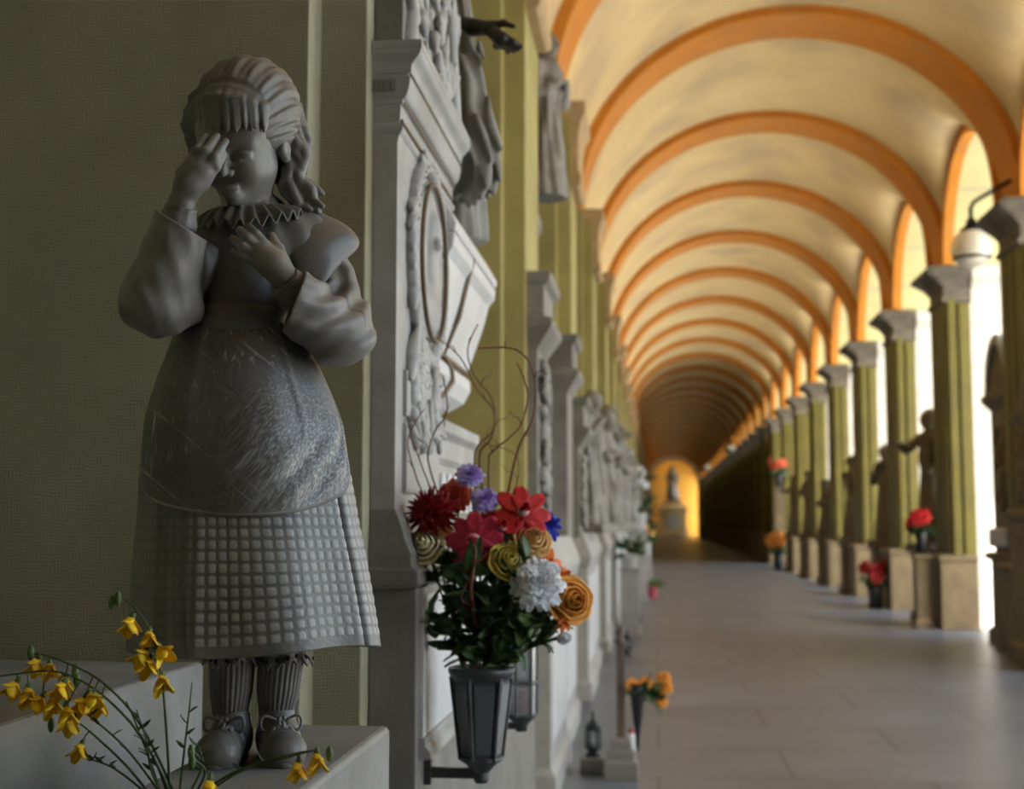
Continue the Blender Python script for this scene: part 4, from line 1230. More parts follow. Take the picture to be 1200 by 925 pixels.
# ---------------------------------------------------------------- monuments between the piers on the right
def pedestal(x, y, h, label, wx=.50, wy=.62):
    t = thing('grave_pedestal', label, 'pedestal', (x, y, 0))
    m = MB(); m.stack(-wx / 2, wx / 2, -wy / 2, wy / 2, [(.05, 0), (.05, .12), (.0, .17), (0, h - .10), (.03, h - .08), (.05, h - .03), (.03, h)], (1, 1, 1, 1)); m.build('block', M_tan, t, bevel=.006)
    m = MB(); m.box(-wx / 2 - .006, -wx / 2 + .01, -wy / 2 + .08, wy / 2 - .08, .26, h - .17); m.build('inscription_panel', M_tan, t)
    return t
RL = {4: ('second', 'behind the first full green pier'), 5: ('third', ''), 6: ('fourth', ''), 7: ('fifth', ''), 8: ('sixth', ''), 9: ('seventh', '')}
fsrc = {4: f3, 5: f1, 6: f1, 7: f2, 8: f1, 9: f3}
LAB_P = {4: 'stone pedestal with red flowers before it, past the first full pier', 5: 'stone pedestal between the second and third full green piers', 6: 'stone pedestal between the third and fourth full green piers',
         7: 'stone pedestal between the fourth and fifth full green piers', 8: 'stone pedestal past the fifth full green pier', 9: 'small far stone pedestal with the orange flower above it'}
LAB_F = {4: 'brown weathered marble figure rising beside the first full green pier', 5: 'marble figure beside the second full green pier on the arcade side', 6: 'brown marble figure beside the third full green pier on the arcade side',
         7: 'kneeling marble figure beside the fourth full green pier', 8: 'marble figure beside the fifth full green pier', 9: 'farthest marble figure before the dark stretch of piers'}
for k in range(4, 10):
    pedestal(4.22, yk(k) + 1.40, 1.08, LAB_P[k], .56, .66)
    _fg = dup(fsrc[k], (4.22, yk(k) + 1.40, 1.18), R(-80 + 15 * (k % 3)), LAB_F[k], '', 1.18 if k == 4 else 1.0)
    for c in _fg.children: c.material_slots[0].link = 'OBJECT'; c.material_slots[0].material = M_tan
# round-topped tomb in the first full bay
t = thing('round_topped_tomb', 'tall tomb with a round pediment and oval relief, right side', 'tomb', (4.25, 17.55, 0))
m = MB(); m.stack(.0, .42, -.56, .56, [(.05, 0), (.05, .16), (0, .2), (0, 1.02), (.05, 1.05), (.07, 1.10), (.02, 1.14)], (1, 1, 1, 1)); m.build('base', M_tan, t, bevel=.006)
m = MB(); m.stack(.04, .40, -.50, .50, [(0, 1.13), (0, 2.92), (.02, 2.95), (.08, 3.02), (.10, 3.06), (.10, 3.12), (.02, 3.14)], (1, 1, 1, 1)); m.build('body', M_tan, t, bevel=.006)
m = MB(); m.prism([(-.50, 3.13)] + [(-.50 * math.cos(PI * i / 24), 3.13 + .66 * math.sin(PI * i / 24)) for i in range(1, 24)] + [(.50, 3.13)], 'x', .04, .38); m.build('round_pediment', M_tan, t, bevel=.006)
m = MB()
vs = []; n_ = 24
for i in range(n_ + 1):
    a = PI * i / n_
    for q in (.47, .56):
        for x_ in (-.02, .42): vs.append((x_, -q * math.cos(a), 3.13 + q * 1.30 * math.sin(a)))
fs = []
for i in range(n_):
    a = i * 4; b_ = a + 4
    fs += [(a, a + 1, b_ + 1, b_), (a + 2, b_ + 2, b_ + 3, a + 3), (a, b_, b_ + 2, a + 2), (a + 1, a + 3, b_ + 3, b_ + 1)]
m.add(vs, fs).build('pediment_moulding', M_marble, t, smooth=True, auto=40)
m = MB(); m.tube([(.03, .30 * math.cos(a), 2.2 + .52 * math.sin(a)) for a in [2 * PI * i / 40 for i in range(40)]], .035, 8, closed=True); m.build('oval_frame', M_tan, t, smooth=True)
m = MB(); m.ball((.03, 0, 2.36), (.08, .13, .17), 14, 10); m.ball((.03, 0, 2.02), (.07, .22, .20), 14, 10); m.build('relief_bust', M_tan, t, smooth=True)
m = MB(); m.stack(-.03, .05, -.42, .42, [(0, 1.2), (.02, 1.22), (.02, 1.42), (0, 1.44)], (1, 0, 1, 1)); m.build('name_plate', M_marble, t, bevel=.004)
# pylon tomb cut by the right edge of the picture
t = thing('pylon_tomb', 'carved pylon tomb cut off by the right edge of the picture', 'tomb', (3.86, 15.05, 0))
m = MB(); m.stack(.0, .6, -.45, .45, [(.06, 0), (.06, .2), (0, .26), (0, 1.52), (.04, 1.55), (.06, 1.62), (.02, 1.66)], (1, 1, 1, 1)); m.build('base', M_tan, t, bevel=.006)
m = MB(); m.stack(.08, .52, -.36, .36, [(0, 1.65), (0, 2.56), (.03, 2.6), (.06, 2.66), (.06, 2.72), (.0, 2.74), (-.03, 3.05), (-.1, 3.2)], (1, 1, 1, 1)); m.build('pylon', M_tan, t, bevel=.006)
s_ = SDF((-.08, -.5, 1.6), (.25, .4, 3.4), .014); rr = random.Random(8)
for i in range(40):
    y_ = rr.uniform(-.28, .28); z_ = 1.75 + rr.uniform(0, .75); a = rr.uniform(0, 6.3); s_.cone((.08, y_, z_), (.05, y_ + .1 * math.cos(a), z_ + .1 * math.sin(a)), .05, .03, .01)
    y_ = rr.uniform(-.28, .28); z_ = 1.75 + rr.uniform(0, .75)
s_.mesh('carved_relief', M_tan, t)
# end of the arcade: pale arch and a monument before the ochre wall
m = MB(); n_ = 40; vs = []
for i in range(n_ + 1):
    a = PI * i / n_
    for q in (2.14, 2.50):
        for y_ in (126.5, 127.3): vs.append((XC - q * math.cos(a), y_, 5.2 + q * .92 * math.sin(a)))
fs = []
for i in range(n_):
    a = i * 4; b_ = a + 4
    fs += [(a, a + 1, b_ + 1, b_), (a + 2, b_ + 2, b_ + 3, a + 3), (a, b_, b_ + 2, a + 2), (a + 1, a + 3, b_ + 3, b_ + 1)]
m.add(vs, fs)
for q in (-1, 1): m.box(XC + q * 2.32 - .18, XC + q * 2.32 + .18, 126.5, 127.3, 0, 5.2)
tag(m.build('trim_end_arch', M_white, smooth=True, auto=40), kind='structure')
t = thing('end_monument', 'pale stepped monument in front of the ochre wall at the far end', 'tomb', (XC - .1, 132.2, 0))
m = MB(); m.stack(-1.3, 1.3, -.7, .7, [(.2, 0), (.2, .4), (0, .5), (0, 2.4), (.2, 2.55), (.2, 2.8), (-.3, 3.0), (-.4, 3.4)], (1, 1, 1, 1)); m.build('pedestal', M_cream, t, bevel=.02)
m = MB(); m.box(-.6, .6, -.73, -.69, .8, 2.1); m.build('inscription_panel', M_white, t)
dup(f2, (XC - .1, 132.2, 3.66), R(0), 'seated figure on the monument at the far end', '', 2.3)

# ---------------------------------------------------------------- globe lamps
def globe_lamp(x, y, z, label, ax, group=None):
    t = thing('globe_lamp', label, 'lamp', (x, y, z), 0, group)
    m = MB(); m.lathe([(.03, .225), (.12, .20), (.20, .12), (.235, .02), (.232, -.05), (.20, -.13), (.13, -.20), (.03, -.235)], 28); m.build('globe', M_lampglass, t, smooth=True)
    m = MB(); m.lathe([(.13, .19), (.12, .23), (.07, .26), (.05, .33), (.02, .36)], 20); m.build('globe_cap', M_iron, t, smooth=True)
    m = MB(); m.lathe([(.20, -.135), (.222, -.125), (.222, -.11), (.20, -.10)], 28, cap=False); m.build('globe_ring', M_iron, t, smooth=True)
    m = MB(); m.tube([(0, 0, .34), (0, 0, .46), (.03, 0, .53), (.10, 0, .58), (ax, 0, .78)], .026, 8); m.build('bracket_arm', M_iron, t, smooth=True)
    return t
L0 = atY(1140, 290, 15.9)
globe_lamp(float(L0[0]), 15.95, float(L0[2]), 'opal globe lamp on an iron bracket at the nearest right pier', .46)
for q, (px, py, y_) in enumerate(((855, 527, 62.3), (828, 549, 91.7))):
    Lp = atY(px, py, y_)
    globe_lamp(float(Lp[0]), y_ - .2, float(Lp[2]), ['far globe lamp, nearer and higher of the two in the dark stretch', 'farthest small globe lamp in the dark stretch'][q], .6)

# ---------------------------------------------------------------- flowers: builders
def petal_color(name, c1, c2=None, rough=.55):
    return mat(name, c1, c2 or tuple(x * .78 for x in c1), 30, rough, sss=.0)
P_red = petal_color('crimson_petal', (0.62, 0.015, 0.02), (0.45, 0.008, 0.012))
P_dred = petal_color('dark_red_petal', (0.40, 0.008, 0.012), (0.22, 0.004, 0.006))
P_pink = petal_color('rose_red_petal', (0.68, 0.03, 0.09))
P_coral = petal_color('coral_petal', (0.72, 0.13, 0.06))
P_purple = petal_color('violet_petal', (0.36, 0.24, 0.72), (0.62, 0.55, 0.85))
P_cream = petal_color('cream_petal', (0.80, 0.72, 0.40))
P_yellow = petal_color('lemon_petal', (0.82, 0.68, 0.14))
P_peach = petal_color('peach_petal', (0.85, 0.52, 0.18))
P_blue = petal_color('blue_petal', (0.02, 0.05, 0.55))
P_orange = petal_color('orange_petal', (0.82, 0.20, 0.02))
P_gold = petal_color('apricot_petal', (0.88, 0.40, 0.06))
P_white = petal_color('white_petal', (0.85, 0.87, 0.90), (0.72, 0.75, 0.80))
P_broom = petal_color('broom_yellow_petal', (1.0, 0.72, 0.02), (0.95, 0.55, 0.01))
G_leaf = mat('dark_green_leaf', (0.060, 0.115, 0.038), (0.030, 0.064, 0.020), 25, .5)
G_light = mat('fresh_green_leaf', (0.12, 0.20, 0.05), (0.06, 0.12, 0.03), 25, .5)
G_stem = mat('green_stem', (0.075, 0.12, 0.035), (0.045, 0.08, 0.022), 25, .55)
M_twig = mat('red_brown_twig', (0.20, 0.065, 0.03), (0.12, 0.04, 0.02), 30, .6)
M_eye = mat('pale_flower_eye', (0.62, 0.52, 0.50), (0.40, 0.18, 0.2), 60, .8)
M_glass = mat('lantern_glass', (0.10, 0.11, 0.115), (0.07, 0.08, 0.085), 4, .10, spec=.9)
M_grey = mat('slate_grey_metal', (0.085, 0.09, 0.095), (0.055, 0.058, 0.062), 20, .42, .08, 80, metal=.4)

def frame_to(d, up=(0, 0, 1)):
    """rotation that turns +z to direction d"""
    return Vector(d).normalized().to_track_quat('Z', 'Y').to_matrix().to_4x4()
def petal(m, M, L, W, cup=.2, curl=.0, a=0.0, tilt=0.0, nu=4, nv=6, base=.0, point=.5):
    """one petal growing outward in direction a, raised by tilt"""
    Q = M @ Matrix.Rotation(a, 4, 'Z') @ Matrix.Rotation(-tilt, 4, 'Y')
    def f(u, v):
        s_ = u * 2 - 1
        wd = W * math.sin(PI * (.08 + .92 * v) ** point) if point != .5 else W * math.sin(PI * min(1, .12 + .80 * v)) ** .7
        return (base + L * v, s_ * wd * .5, cup * L * (s_ * s_) * .25 * (1 - v * .3) + curl * L * v * v)
    m.grid(f, nu, nv, M=Q)
def double_flower(name, label, c, d, r, m1, rings, n0, group=None, par=None, eye=None, cup=.3, wid=.5, curl=.0, point=.5, layers=None):
    """dahlia / carnation / rose: rings of petals from flat outside to upright inside"""
    t = thing(name, label, 'flower', tuple(c), 0, group)
    M = frame_to(d)
    m = MB(); rn_ = random.Random(hash(label) % 999 if False else sum(map(ord, label)))
    for k in range(rings):
        q = k / max(1, rings - 1)
        n_ = max(4, int(n0 * (1 - .55 * q)))
        L = r * (1 - .62 * q); tl = R(-12 + 82 * q)
        for i in range(n_):
            a = 2 * PI * (i + .5 * (k % 2)) / n_ + rn_.uniform(-.12, .12)
            petal(m, M @ Matrix.Translation((0, 0, r * .22 * q)), L * rn_.uniform(.88, 1.06), r * wid * (1 - .35 * q) * rn_.uniform(.85, 1.1), cup, curl * rn_.uniform(.5, 1.2), a, tl + rn_.uniform(-.12, .12), base=r * .06, point=point)
    m.build('petals', m1, t, smooth=True, solid=r * .012)
    if eye is not None:
        e = MB(); e.ball((0, 0, r * .12), (r * eye, r * eye, r * eye * .7), 12, 8, M); e.build('flower_eye', M_eye, t, smooth=True)
    cx = MB(); cx.lathe([(r * .05, -r * .42), (r * .16, -r * .30), (r * .22, -r * .08), (r * .12, .0)], 10, M); cx.build('calyx', G_stem, t, smooth=True)
    return t
def rose(name, label, c, d, r, m1, group=None):
    t = thing(name, label, 'flower', tuple(c), 0, group)
    M = frame_to(d); m = MB(); rn_ = random.Random(sum(map(ord, label)))
    for k in range(5):
        n_ = 3 + (k > 1) + (k > 2); rr = r * (.24 + .19 * k); hh = r * (1.18 - .16 * k)
        for i in range(n_):
            a0 = 2 * PI * (i + .37 * k) / n_; span = 2 * PI / n_ * rn_.uniform(.8, 1.05); hh = r * (1.12 - .15 * k) * rn_.uniform(.9, 1.08)
            def f(u, v, a0=a0, span=span, rr=rr, hh=hh, k=k, p1=rn_.uniform(0, 6)):
                a = a0 + (u - .5) * 2 * span * (1 - .25 * (2 * v - 1) ** 2)
                fl = 1 + (.50 * k / 4 + .04) * max(0, v - .45) / .55 + .07 * math.sin(5 * a + p1) * v
                bow = math.sin(PI * (.15 + .6 * v)) ** .8
                z = -r * .35 + (hh + r * .35) * v * (1 - .18 * (2 * u - 1) ** 2)
                return (rr * bow * fl * math.cos(a), rr * bow * fl * math.sin(a), z - r * .34 * (k / 4) * max(0, v - .6) / .4 + r * .05 * math.sin(7 * u + p1) * v)
            m.grid(f, 7, 7, M=M)
    m.build('petals', m1, t, smooth=True, solid=r * .02)
    cx = MB(); cx.lathe([(r * .06, -r * .62), (r * .22, -r * .48), (r * .30, -r * .25), (r * .2, -r * .1)], 10, M)
    for i in range(5): petal(cx, M @ Matrix.Translation((0, 0, -r * .38)), r * .6, r * .2, .3, .2, 2 * PI * i / 5, R(20))
    cx.build('calyx', G_stem, t, smooth=True)
    return t
def leaf(m, p, d, L, W, roll=0.0, droop=.25, lobes=0):
    M = Matrix.Translation(tuple(p)) @ frame_to(d) @ Matrix.Rotation(roll, 4, 'Z')
    def f(u, v):
        s_ = u * 2 - 1
        wd = W * (math.sin(PI * min(1.0, v * .96 + .02)) ** .75) * (1 - .35 * v)
        if lobes: wd *= 1 + .35 * math.sin(v * PI * 2 * lobes)
        return (s_ * wd * .5, -droop * L * v * v + abs(s_) * W * .10, L * v)
    m.grid(f, 4, 10 if lobes else 6, M=M)

# ---------------------------------------------------------------- vase on its bracket and the bouquet
VY = 3.52
VC = V(*atY(564, 880, VY))
def VP(px, py, dy=0.0): return V(*atY(px, py, VY + dy))
zt = float(VP(564, 784)[2]); zbt = float(VP(564, 893)[2])
rt = float(VP(601, 784)[0] - VP(564, 784)[0]); rb = rt * .66
t = thing('grave_vase', 'slate grey six-sided lantern vase on a bracket, filled with the bright bouquet', 'vase', (VC[0], VY, 0))
m = MB(); m.lathe([(rt * .80, zt - .03), (rt * .93, zt - .022), (rt * 1.02, zt - .012), (rt * 1.06, zt - .004), (rt * 1.04, zt + .004), (rt * .90, zt + .006), (rt * .86, zt - .02)], 36, cap=False); m.build('rim', M_grey, t, smooth=True)
hx = lambda r_, z, k, off=0.0: (r_ * math.cos(2 * PI * k / 6 + R(14)) , r_ * math.sin(2 * PI * k / 6 + R(14)), z)
m = MB()
for k in range(6):
    m.tube([hx(rt * .97, zt - .018, k), hx(rb * 1.02, zbt + .008, k)], .0045, 6)
for z_, q in ((zt - .022, rt * .96), (zbt + .010, rb * 1.03)):
    m.tube([hx(q, z_, k) for k in range(6)], .0048, 6, closed=True)
m.build('frame', M_grey, t)
m = MB()
for k in range(6):
    a0, a1 = hx(rt * .92, zt - .022, k), hx(rt * .92, zt - .022, k + 1); b0, b1 = hx(rb * .97, zbt + .01, k), hx(rb * .97, zbt + .01, k + 1)
    L_ = lambda p, q, s_: tuple(p[i] + (q[i] - p[i]) * s_ for i in range(3))
    m.add([b0, b1, a1, a0], [(0, 1, 2, 3)])
m.build('panel', M_grey, t, solid=.003)
m = MB()
for k in range(6):
    a0, a1 = V(*hx(rt * .955, zt - .036, k)), V(*hx(rt * .955, zt - .036, k + 1)); b0, b1 = V(*hx(rb * 1.005, zbt + .022, k)), V(*hx(rb * 1.005, zbt + .022, k + 1))
    for s0, s1 in ((.16, .84),):
        m.add([tuple(b0 + (b1 - b0) * s0), tuple(b0 + (b1 - b0) * s1), tuple(a0 + (a1 - a0) * s1), tuple(a0 + (a1 - a0) * s0)], [(0, 1, 2, 3)])
m.build('glass_strips', M_glass, t, solid=.002)
m = MB(); m.lathe([(.016, zbt - .052), (.016, zbt - .030), (.022, zbt - .024), (rb * .72, zbt - .006), (rb * 1.05, zbt + .006), (rb * 1.02, zbt + .014)], 24); m.build('foot', M_grey, t, smooth=True)
m = MB(); zb_ = float(VP(564, 906)[2]); xw = XBASE - VC[0]
m.box(xw + .006, .012, -.010, .010, zb_ - .014, zb_ + .012); m.box(xw - .004, xw + .014, -.018, .018, zb_ - .03, zb_ + .03); m.lathe([(.018, zb_ - .022), (.020, zb_ - .016), (.020, zb_ + .016), (.016, zb_ + .022)], 16)
m.build('bracket', M_grey, t, bevel=.002)

to_cam = lambda p: np.array([0 - p[0], 0 - p[1], CAMZ - p[2]]) / np.linalg.norm(np.array([0 - p[0], 0 - p[1], CAMZ - p[2]]))
def face(p, dx=0, dz=0): q = to_cam(p) + V(dx, 0, dz); return q / np.linalg.norm(q)
PXV = float(VP(565, 650)[0] - VP(564, 650)[0])
stems = []
VN = V(VC[0], VY, zt - .01); rs_ = random.Random(2)
def put(fn, name, label, px, py, dy, rpx, m1, dx=0.0, dz=.25, **k):
    p = VP(px, py, dy); stems.append(p)
    t = fn(name, label, p, face(p, dx, dz), rpx * 1.14 * PXV, m1, **k)
    p0 = VN + V(rs_.uniform(-.035, .035), rs_.uniform(-.03, .03), -.05)
    mid = (p0 + p) / 2 + V(rs_.uniform(-.02, .02), .02, .03)
    q = p - face(p, dx, dz) * rpx * PXV * .3
    m = MB(); m.tube([tuple(_poly([p0, mid, q], j / 10) - p) for j in range(11)], .0026, 6); m.build('stem', G_stem, t, smooth=True)
    return t
put(double_flower, 'red_dahlia', 'dark red spiky dahlia, far left bloom of the bouquet', 506, 601, -.03, 30, P_dred, dx=-.35, dz=.35, rings=5, n0=26, wid=.20, cup=.5, eye=.12, point=.8)
put(double_flower, 'coral_carnation', 'coral carnation behind the dark red dahlia', 533, 581, .03, 19, P_coral, dx=-.1, dz=.5, rings=5, n0=14, wid=.6, curl=.1)
put(double_flower, 'violet_carnation', 'upper violet carnation on top of the bouquet', 550, 557, .0, 15, P_purple, dz=.7, rings=5, n0=12, wid=.55, curl=.1)
put(double_flower, 'violet_carnation', 'lower violet carnation, beside the red gerberas', 568, 586, -.01, 15, P_purple, dz=.6, rings=5, n0=12, wid=.55, curl=.1)
put(double_flower, 'red_gerbera', 'rose red gerbera facing out in the middle of the bouquet', 556, 633, -.06, 31, P_pink, dx=-.2, dz=.0, rings=2, n0=8, wid=.62, eye=.22, cup=.15)
put(double_flower, 'red_gerbera', 'crimson gerbera at the top right of the bouquet, beside the blue flower', 613, 601, -.02, 30, P_red, dx=.15, dz=.45, rings=2, n0=8, wid=.60, eye=.2, cup=.15)
put(double_flower, 'red_gerbera', 'crimson gerbera half hidden between the other two gerberas', 588, 619, -.03, 29, P_red, dx=.1, dz=.35, rings=2, n0=9, wid=.55, eye=.18, cup=.2)
put(rose, 'cream_rose', 'cream rose at the left side of the bouquet', 499, 641, -.04, 17, P_cream, dx=-.4, dz=.5)
put(rose, 'yellow_rose', 'lemon yellow rose below the red gerberas', 596, 659, -.06, 17, P_yellow, dx=.2, dz=.4)
put(rose, 'peach_rose', 'pale peach rose under the crimson gerbera', 624, 634, -.02, 16, P_peach, dx=.3, dz=.5)
put(double_flower, 'blue_flower', 'deep blue flower at the right edge of the bouquet', 641, 616, .03, 17, P_blue, dx=.4, dz=.4, rings=4, n0=10, wid=.4, cup=.5)
put(double_flower, 'orange_lily', 'orange lily at the right side above the apricot rose', 641, 660, .0, 19, P_orange, dx=.4, dz=.2, rings=2, n0=6, wid=.55, cup=.4, curl=-.2)
put(double_flower, 'orange_lily', 'lower orange lily tucked behind the white carnation', 656, 678, .02, 17, P_orange, dx=.5, dz=.2, rings=3, n0=7, wid=.5, cup=.4)
put(double_flower, 'white_carnation', 'white ruffled carnation right of the bouquet centre', 629, 684, -.08, 28, P_white, dx=.15, dz=.35, rings=7, n0=20, wid=.42, cup=.25, curl=.05)
put(rose, 'apricot_rose', 'large apricot orange rose, lowest bloom on the right', 667, 704, -.02, 20, P_gold, dx=.5, dz=.1)
put(double_flower, 'orange_lily', 'small rust orange bloom under the apricot rose', 660, 730, -.04, 10, P_orange, dx=.3, dz=.0, rings=3, n0=7, wid=.5)
put(rose, 'white_bud', 'white rose bud at the lowest right of the bouquet', 661, 748, -.04, 6, P_white, dx=.2, dz=-.6)
put(double_flower, 'coral_carnation', 'small salmon bloom between dahlia and cream rose', 521, 625, -.03, 12, P_peach, dz=.2, rings=4, n0=10, wid=.5)
# leafy sprays
SPR_ = [('far left leafy spray under the cream rose', [(556, 778), (525, 700), (476, 640)], G_leaf, 13, 22), ('ivy-like spray hanging out at the left of the vase', [(552, 780), (528, 740), (505, 722)], G_leaf, 10, 26),
        ('dark leafy spray in the middle of the bouquet', [(562, 780), (560, 720), (548, 660)], G_leaf, 16, 30), ('dark leafy spray right of the middle of the bouquet', [(572, 780), (590, 725), (600, 680)], G_leaf, 16, 30),
        ('leafy spray under the white carnation', [(578, 780), (612, 735), (650, 735)], G_light, 14, 26), ('leafy spray beneath the gerberas', [(566, 778), (575, 700), (582, 640)], G_leaf, 14, 24),
        ('low leafy spray over the rim of the vase', [(560, 780), (540, 762), (520, 752)], G_leaf, 9, 18), ('low leafy spray over the right rim of the vase', [(570, 780), (600, 765), (640, 748)], G_leaf, 10, 22),
        ('leafy spray between the cream rose and the gerberas', [(560, 780), (535, 690), (520, 645)], G_leaf, 12, 20), ('fresh green spray by the apricot rose', [(580, 778), (625, 715), (648, 712)], G_light, 9, 22),
        ('leafy spray behind the peach rose', [(570, 778), (600, 700), (618, 655)], G_leaf, 12, 22)]
rn = random.Random(9)
for lab, pp, gm, nl, Lp in SPR_:
    dy = rn.uniform(-.07, .03)
    cps = [VP(pp[0][0], pp[0][1], 0), VP(pp[1][0], pp[1][1], dy * .7), VP(pp[2][0], pp[2][1], dy)]
    t = thing('leafy_spray', lab, 'foliage', tuple(cps[0]))
    ps = [_poly(cps, k / 12) - cps[0] for k in range(13)]
    m = MB(); m.tube([tuple(p) for p in ps], .0022, 6); m.build('stem', G_stem, t, smooth=True)
    m = MB()
    nl = int(nl * 2.6)
    for i in range(nl):
        q = .12 + .88 * (i + .5) / nl
        p = _poly([p_ + cps[0] for p_ in (ps[0], ps[6], ps[12])], q) - cps[0]
        d = V(rn.uniform(-1, 1), rn.uniform(-1, .4), rn.uniform(-.35, .8))
        leaf(m, p, d, Lp * PXV * rn.uniform(.85, 1.45), Lp * PXV * rn.uniform(.55, .85), rn.uniform(0, 6.3), rn.uniform(.1, .5), lobes=2 if 'ivy' in lab else 0)
    m.build('leaves', gm, t, smooth=True, solid=.0008)
# curly willow twigs
TW = [('curly twig bending right, thickest of the twigs', [(566, 776), (585, 640), (596, 575), (608, 525), (625, 488), (626, 440), (605, 410), (560, 408)], 0.0045, .05),
      ('curly twig second from the right with a sharp elbow', [(562, 776), (572, 640), (573, 545), (575, 532), (598, 512), (612, 495), (618, 460), (606, 425)], 0.0036, .02),
      ('curly twig looping up beside the violet carnations', [(558, 776), (566, 600), (562, 535), (575, 515), (580, 490), (575, 465), (556, 440), (548, 410), (560, 380)], 0.0036, .03),
      ('curly twig with a side loop in front of the sarcophagus', [(552, 776), (560, 610), (556, 545), (560, 523), (577, 505), (578, 480), (560, 458), (540, 420), (515, 398)], 0.0030, .0),
      ('thin curly twig rising left in front of the marble pylon', [(545, 776), (520, 610), (504, 550), (502, 530), (510, 505), (522, 488), (524, 470), (519, 440)], 0.0029, -.02),
      ('thin wavy twig at the far left before the oval relief', [(540, 776), (505, 610), (488, 560), (478, 520), (487, 495), (497, 480)], 0.0024, -.03),
      ('thin pale twig crossing the far left twig', [(540, 776), (510, 600), (494, 545), (482, 515), (473, 500), (478, 488)], 0.0023, -.02),
      ('thin twig curving out at the right over the pilaster', [(566, 776), (590, 620), (605, 570), (608, 545), (600, 530), (570, 520)], 0.0023, .04),
      ('orange red twig hanging down the front of the bouquet', [(564, 770), (556, 720), (552, 690), (556, 660), (557, 640)], 0.0060, -.12),
      ('orange red twig forking in front of the leaves', [(570, 757), (556, 716), (541, 703), (545, 690), (556, 672)], .0026, -.12)]
for lab, pp, r_, dy in TW:
    cps = [VP(px, py, dy * min(1, i / 2)) for i, (px, py) in enumerate(pp)]
    t = thing('curly_twig', lab, 'twig', tuple(cps[0]))
    n_ = 8 * len(cps)
    m = MB(); m.tube([tuple(_poly(cps, k / n_) - cps[0]) for k in range(n_ + 1)], [r_ * (1 - .55 * k / n_) for k in range(n_ + 1)], 6); m.build('branch', M_twig, t, smooth=True)
    for q in (.45, .7, .9):
        m = MB(); p = _poly(cps, q) - cps[0]; a = rn.uniform(-1, 1)
        m.tube([tuple(p), tuple(p + V(.012 * a, .0, .018)), tuple(p + V(.030 * a, .005, .022)), tuple(p + V(.044 * a, .0, .038))], [r_ * .5, r_ * .45, r_ * .35, r_ * .2], 5)
        m.build('side_shoot', M_twig, t, smooth=True)

# second lantern on the same tomb
LY = 4.35
LC = V(*atY(611, 800, LY)); zl1 = float(atY(611, 754, LY)[2]); zl0 = float(atY(611, 838, LY)[2]); rl = float(atY(629, 800, LY)[0] - LC[0])
t = thing('grave_lantern', 'dark metal grave lantern with glass panes, on a bracket behind the bouquet vase', 'lantern', (LC[0], LY, 0))
m = MB()
for k in range(6): m.tube([hx(rl, zl0, k), hx(rl * 1.06, zl1, k)], .005, 6)
for z_, q in ((zl0, rl), ((zl0 + zl1) / 2 - .01, rl * 1.03), (zl1, rl * 1.06)): m.tube([hx(q, z_, k) for k in range(6)], .006, 6, closed=True)
m.build('frame', M_grey, t)
m = MB()
for k in range(6): m.add([hx(rl * .95, zl0, k), hx(rl * .95, zl0, k + 1), hx(rl, zl1, k + 1), hx(rl, zl1, k)], [(0, 1, 2, 3)])
m.build('glass_panes', mat('clear_lantern_glass', (0.75, 0.80, 0.82), None, 3, .08, trans=.75), t, solid=.002)
m = MB(); m.lathe([(.018, zl0 - .05), (.020, zl0 - .03), (.030, zl0 - .02), (rl * 1.04, zl0 - .004), (rl * 1.04, zl0 + .004)], 20); m.build('foot', M_grey, t, smooth=True)
m = MB(); m.box(XBASE - LC[0] + .006, .0, -.010, .010, zl0 - .044, zl0 - .024); m.build('bracket', M_grey, t, bevel=.002)
m = MB(); m.lathe([(.022, zl0 + .005), (.024, zl0 + .01), (.024, zl0 + .075), (.020, zl0 + .082)], 18); m.build('candle', mat('red_wax', (0.45, 0.03, 0.04), None, 10, .4), t, smooth=True)

# ---------------------------------------------------------------- yellow broom in the foreground
BY = 1.86
def BP(px, py, dy=0.0): return V(*atY(px, py, BY + dy))
BB = BP(205, 965)
t = thing('flower_vase', 'plain stone vase below the picture holding the yellow broom', 'vase', (BB[0], BB[1], 0))
m = MB(); m.lathe([(.09, 0), (.10, .02), (.10, .05), (.055, .10), (.050, .30), (.075, .60), (.085, .85), (.060, BB[2] - .06), (.070, BB[2] - .02), (.062, BB[2] - .02), (.05, BB[2] - .10)], 28); m.build('vessel', M_slab, t, smooth=True)
PXB = float(BP(201, 800)[0] - BP(200, 800)[0])
def broom_flower(m, cx, p, hang, s_):
    """one pea-like blossom: standard, two wings, keel, hanging from a short green calyx"""
    L = 23 * PXB * s_
    M = Matrix.Translation(tuple(p)) @ frame_to(hang)
    for a, w_, l_, tl in ((.0, .80, 1.0, 58), (2.2, .55, 1.05, 66), (-2.2, .55, 1.05, 66), (3.14, .42, .85, 74), (1.2, .5, .8, 40), (-1.2, .5, .8, 40)):
        petal(m, M, L * l_, L * w_, .5, -.10, a, R(tl), 5, 7, base=L * .02)
    cx.lathe([(L * .06, -L * .28), (L * .14, -L * .12), (L * .15, L * .04), (L * .10, L * .08)], 8, M)
rn = random.Random(6)
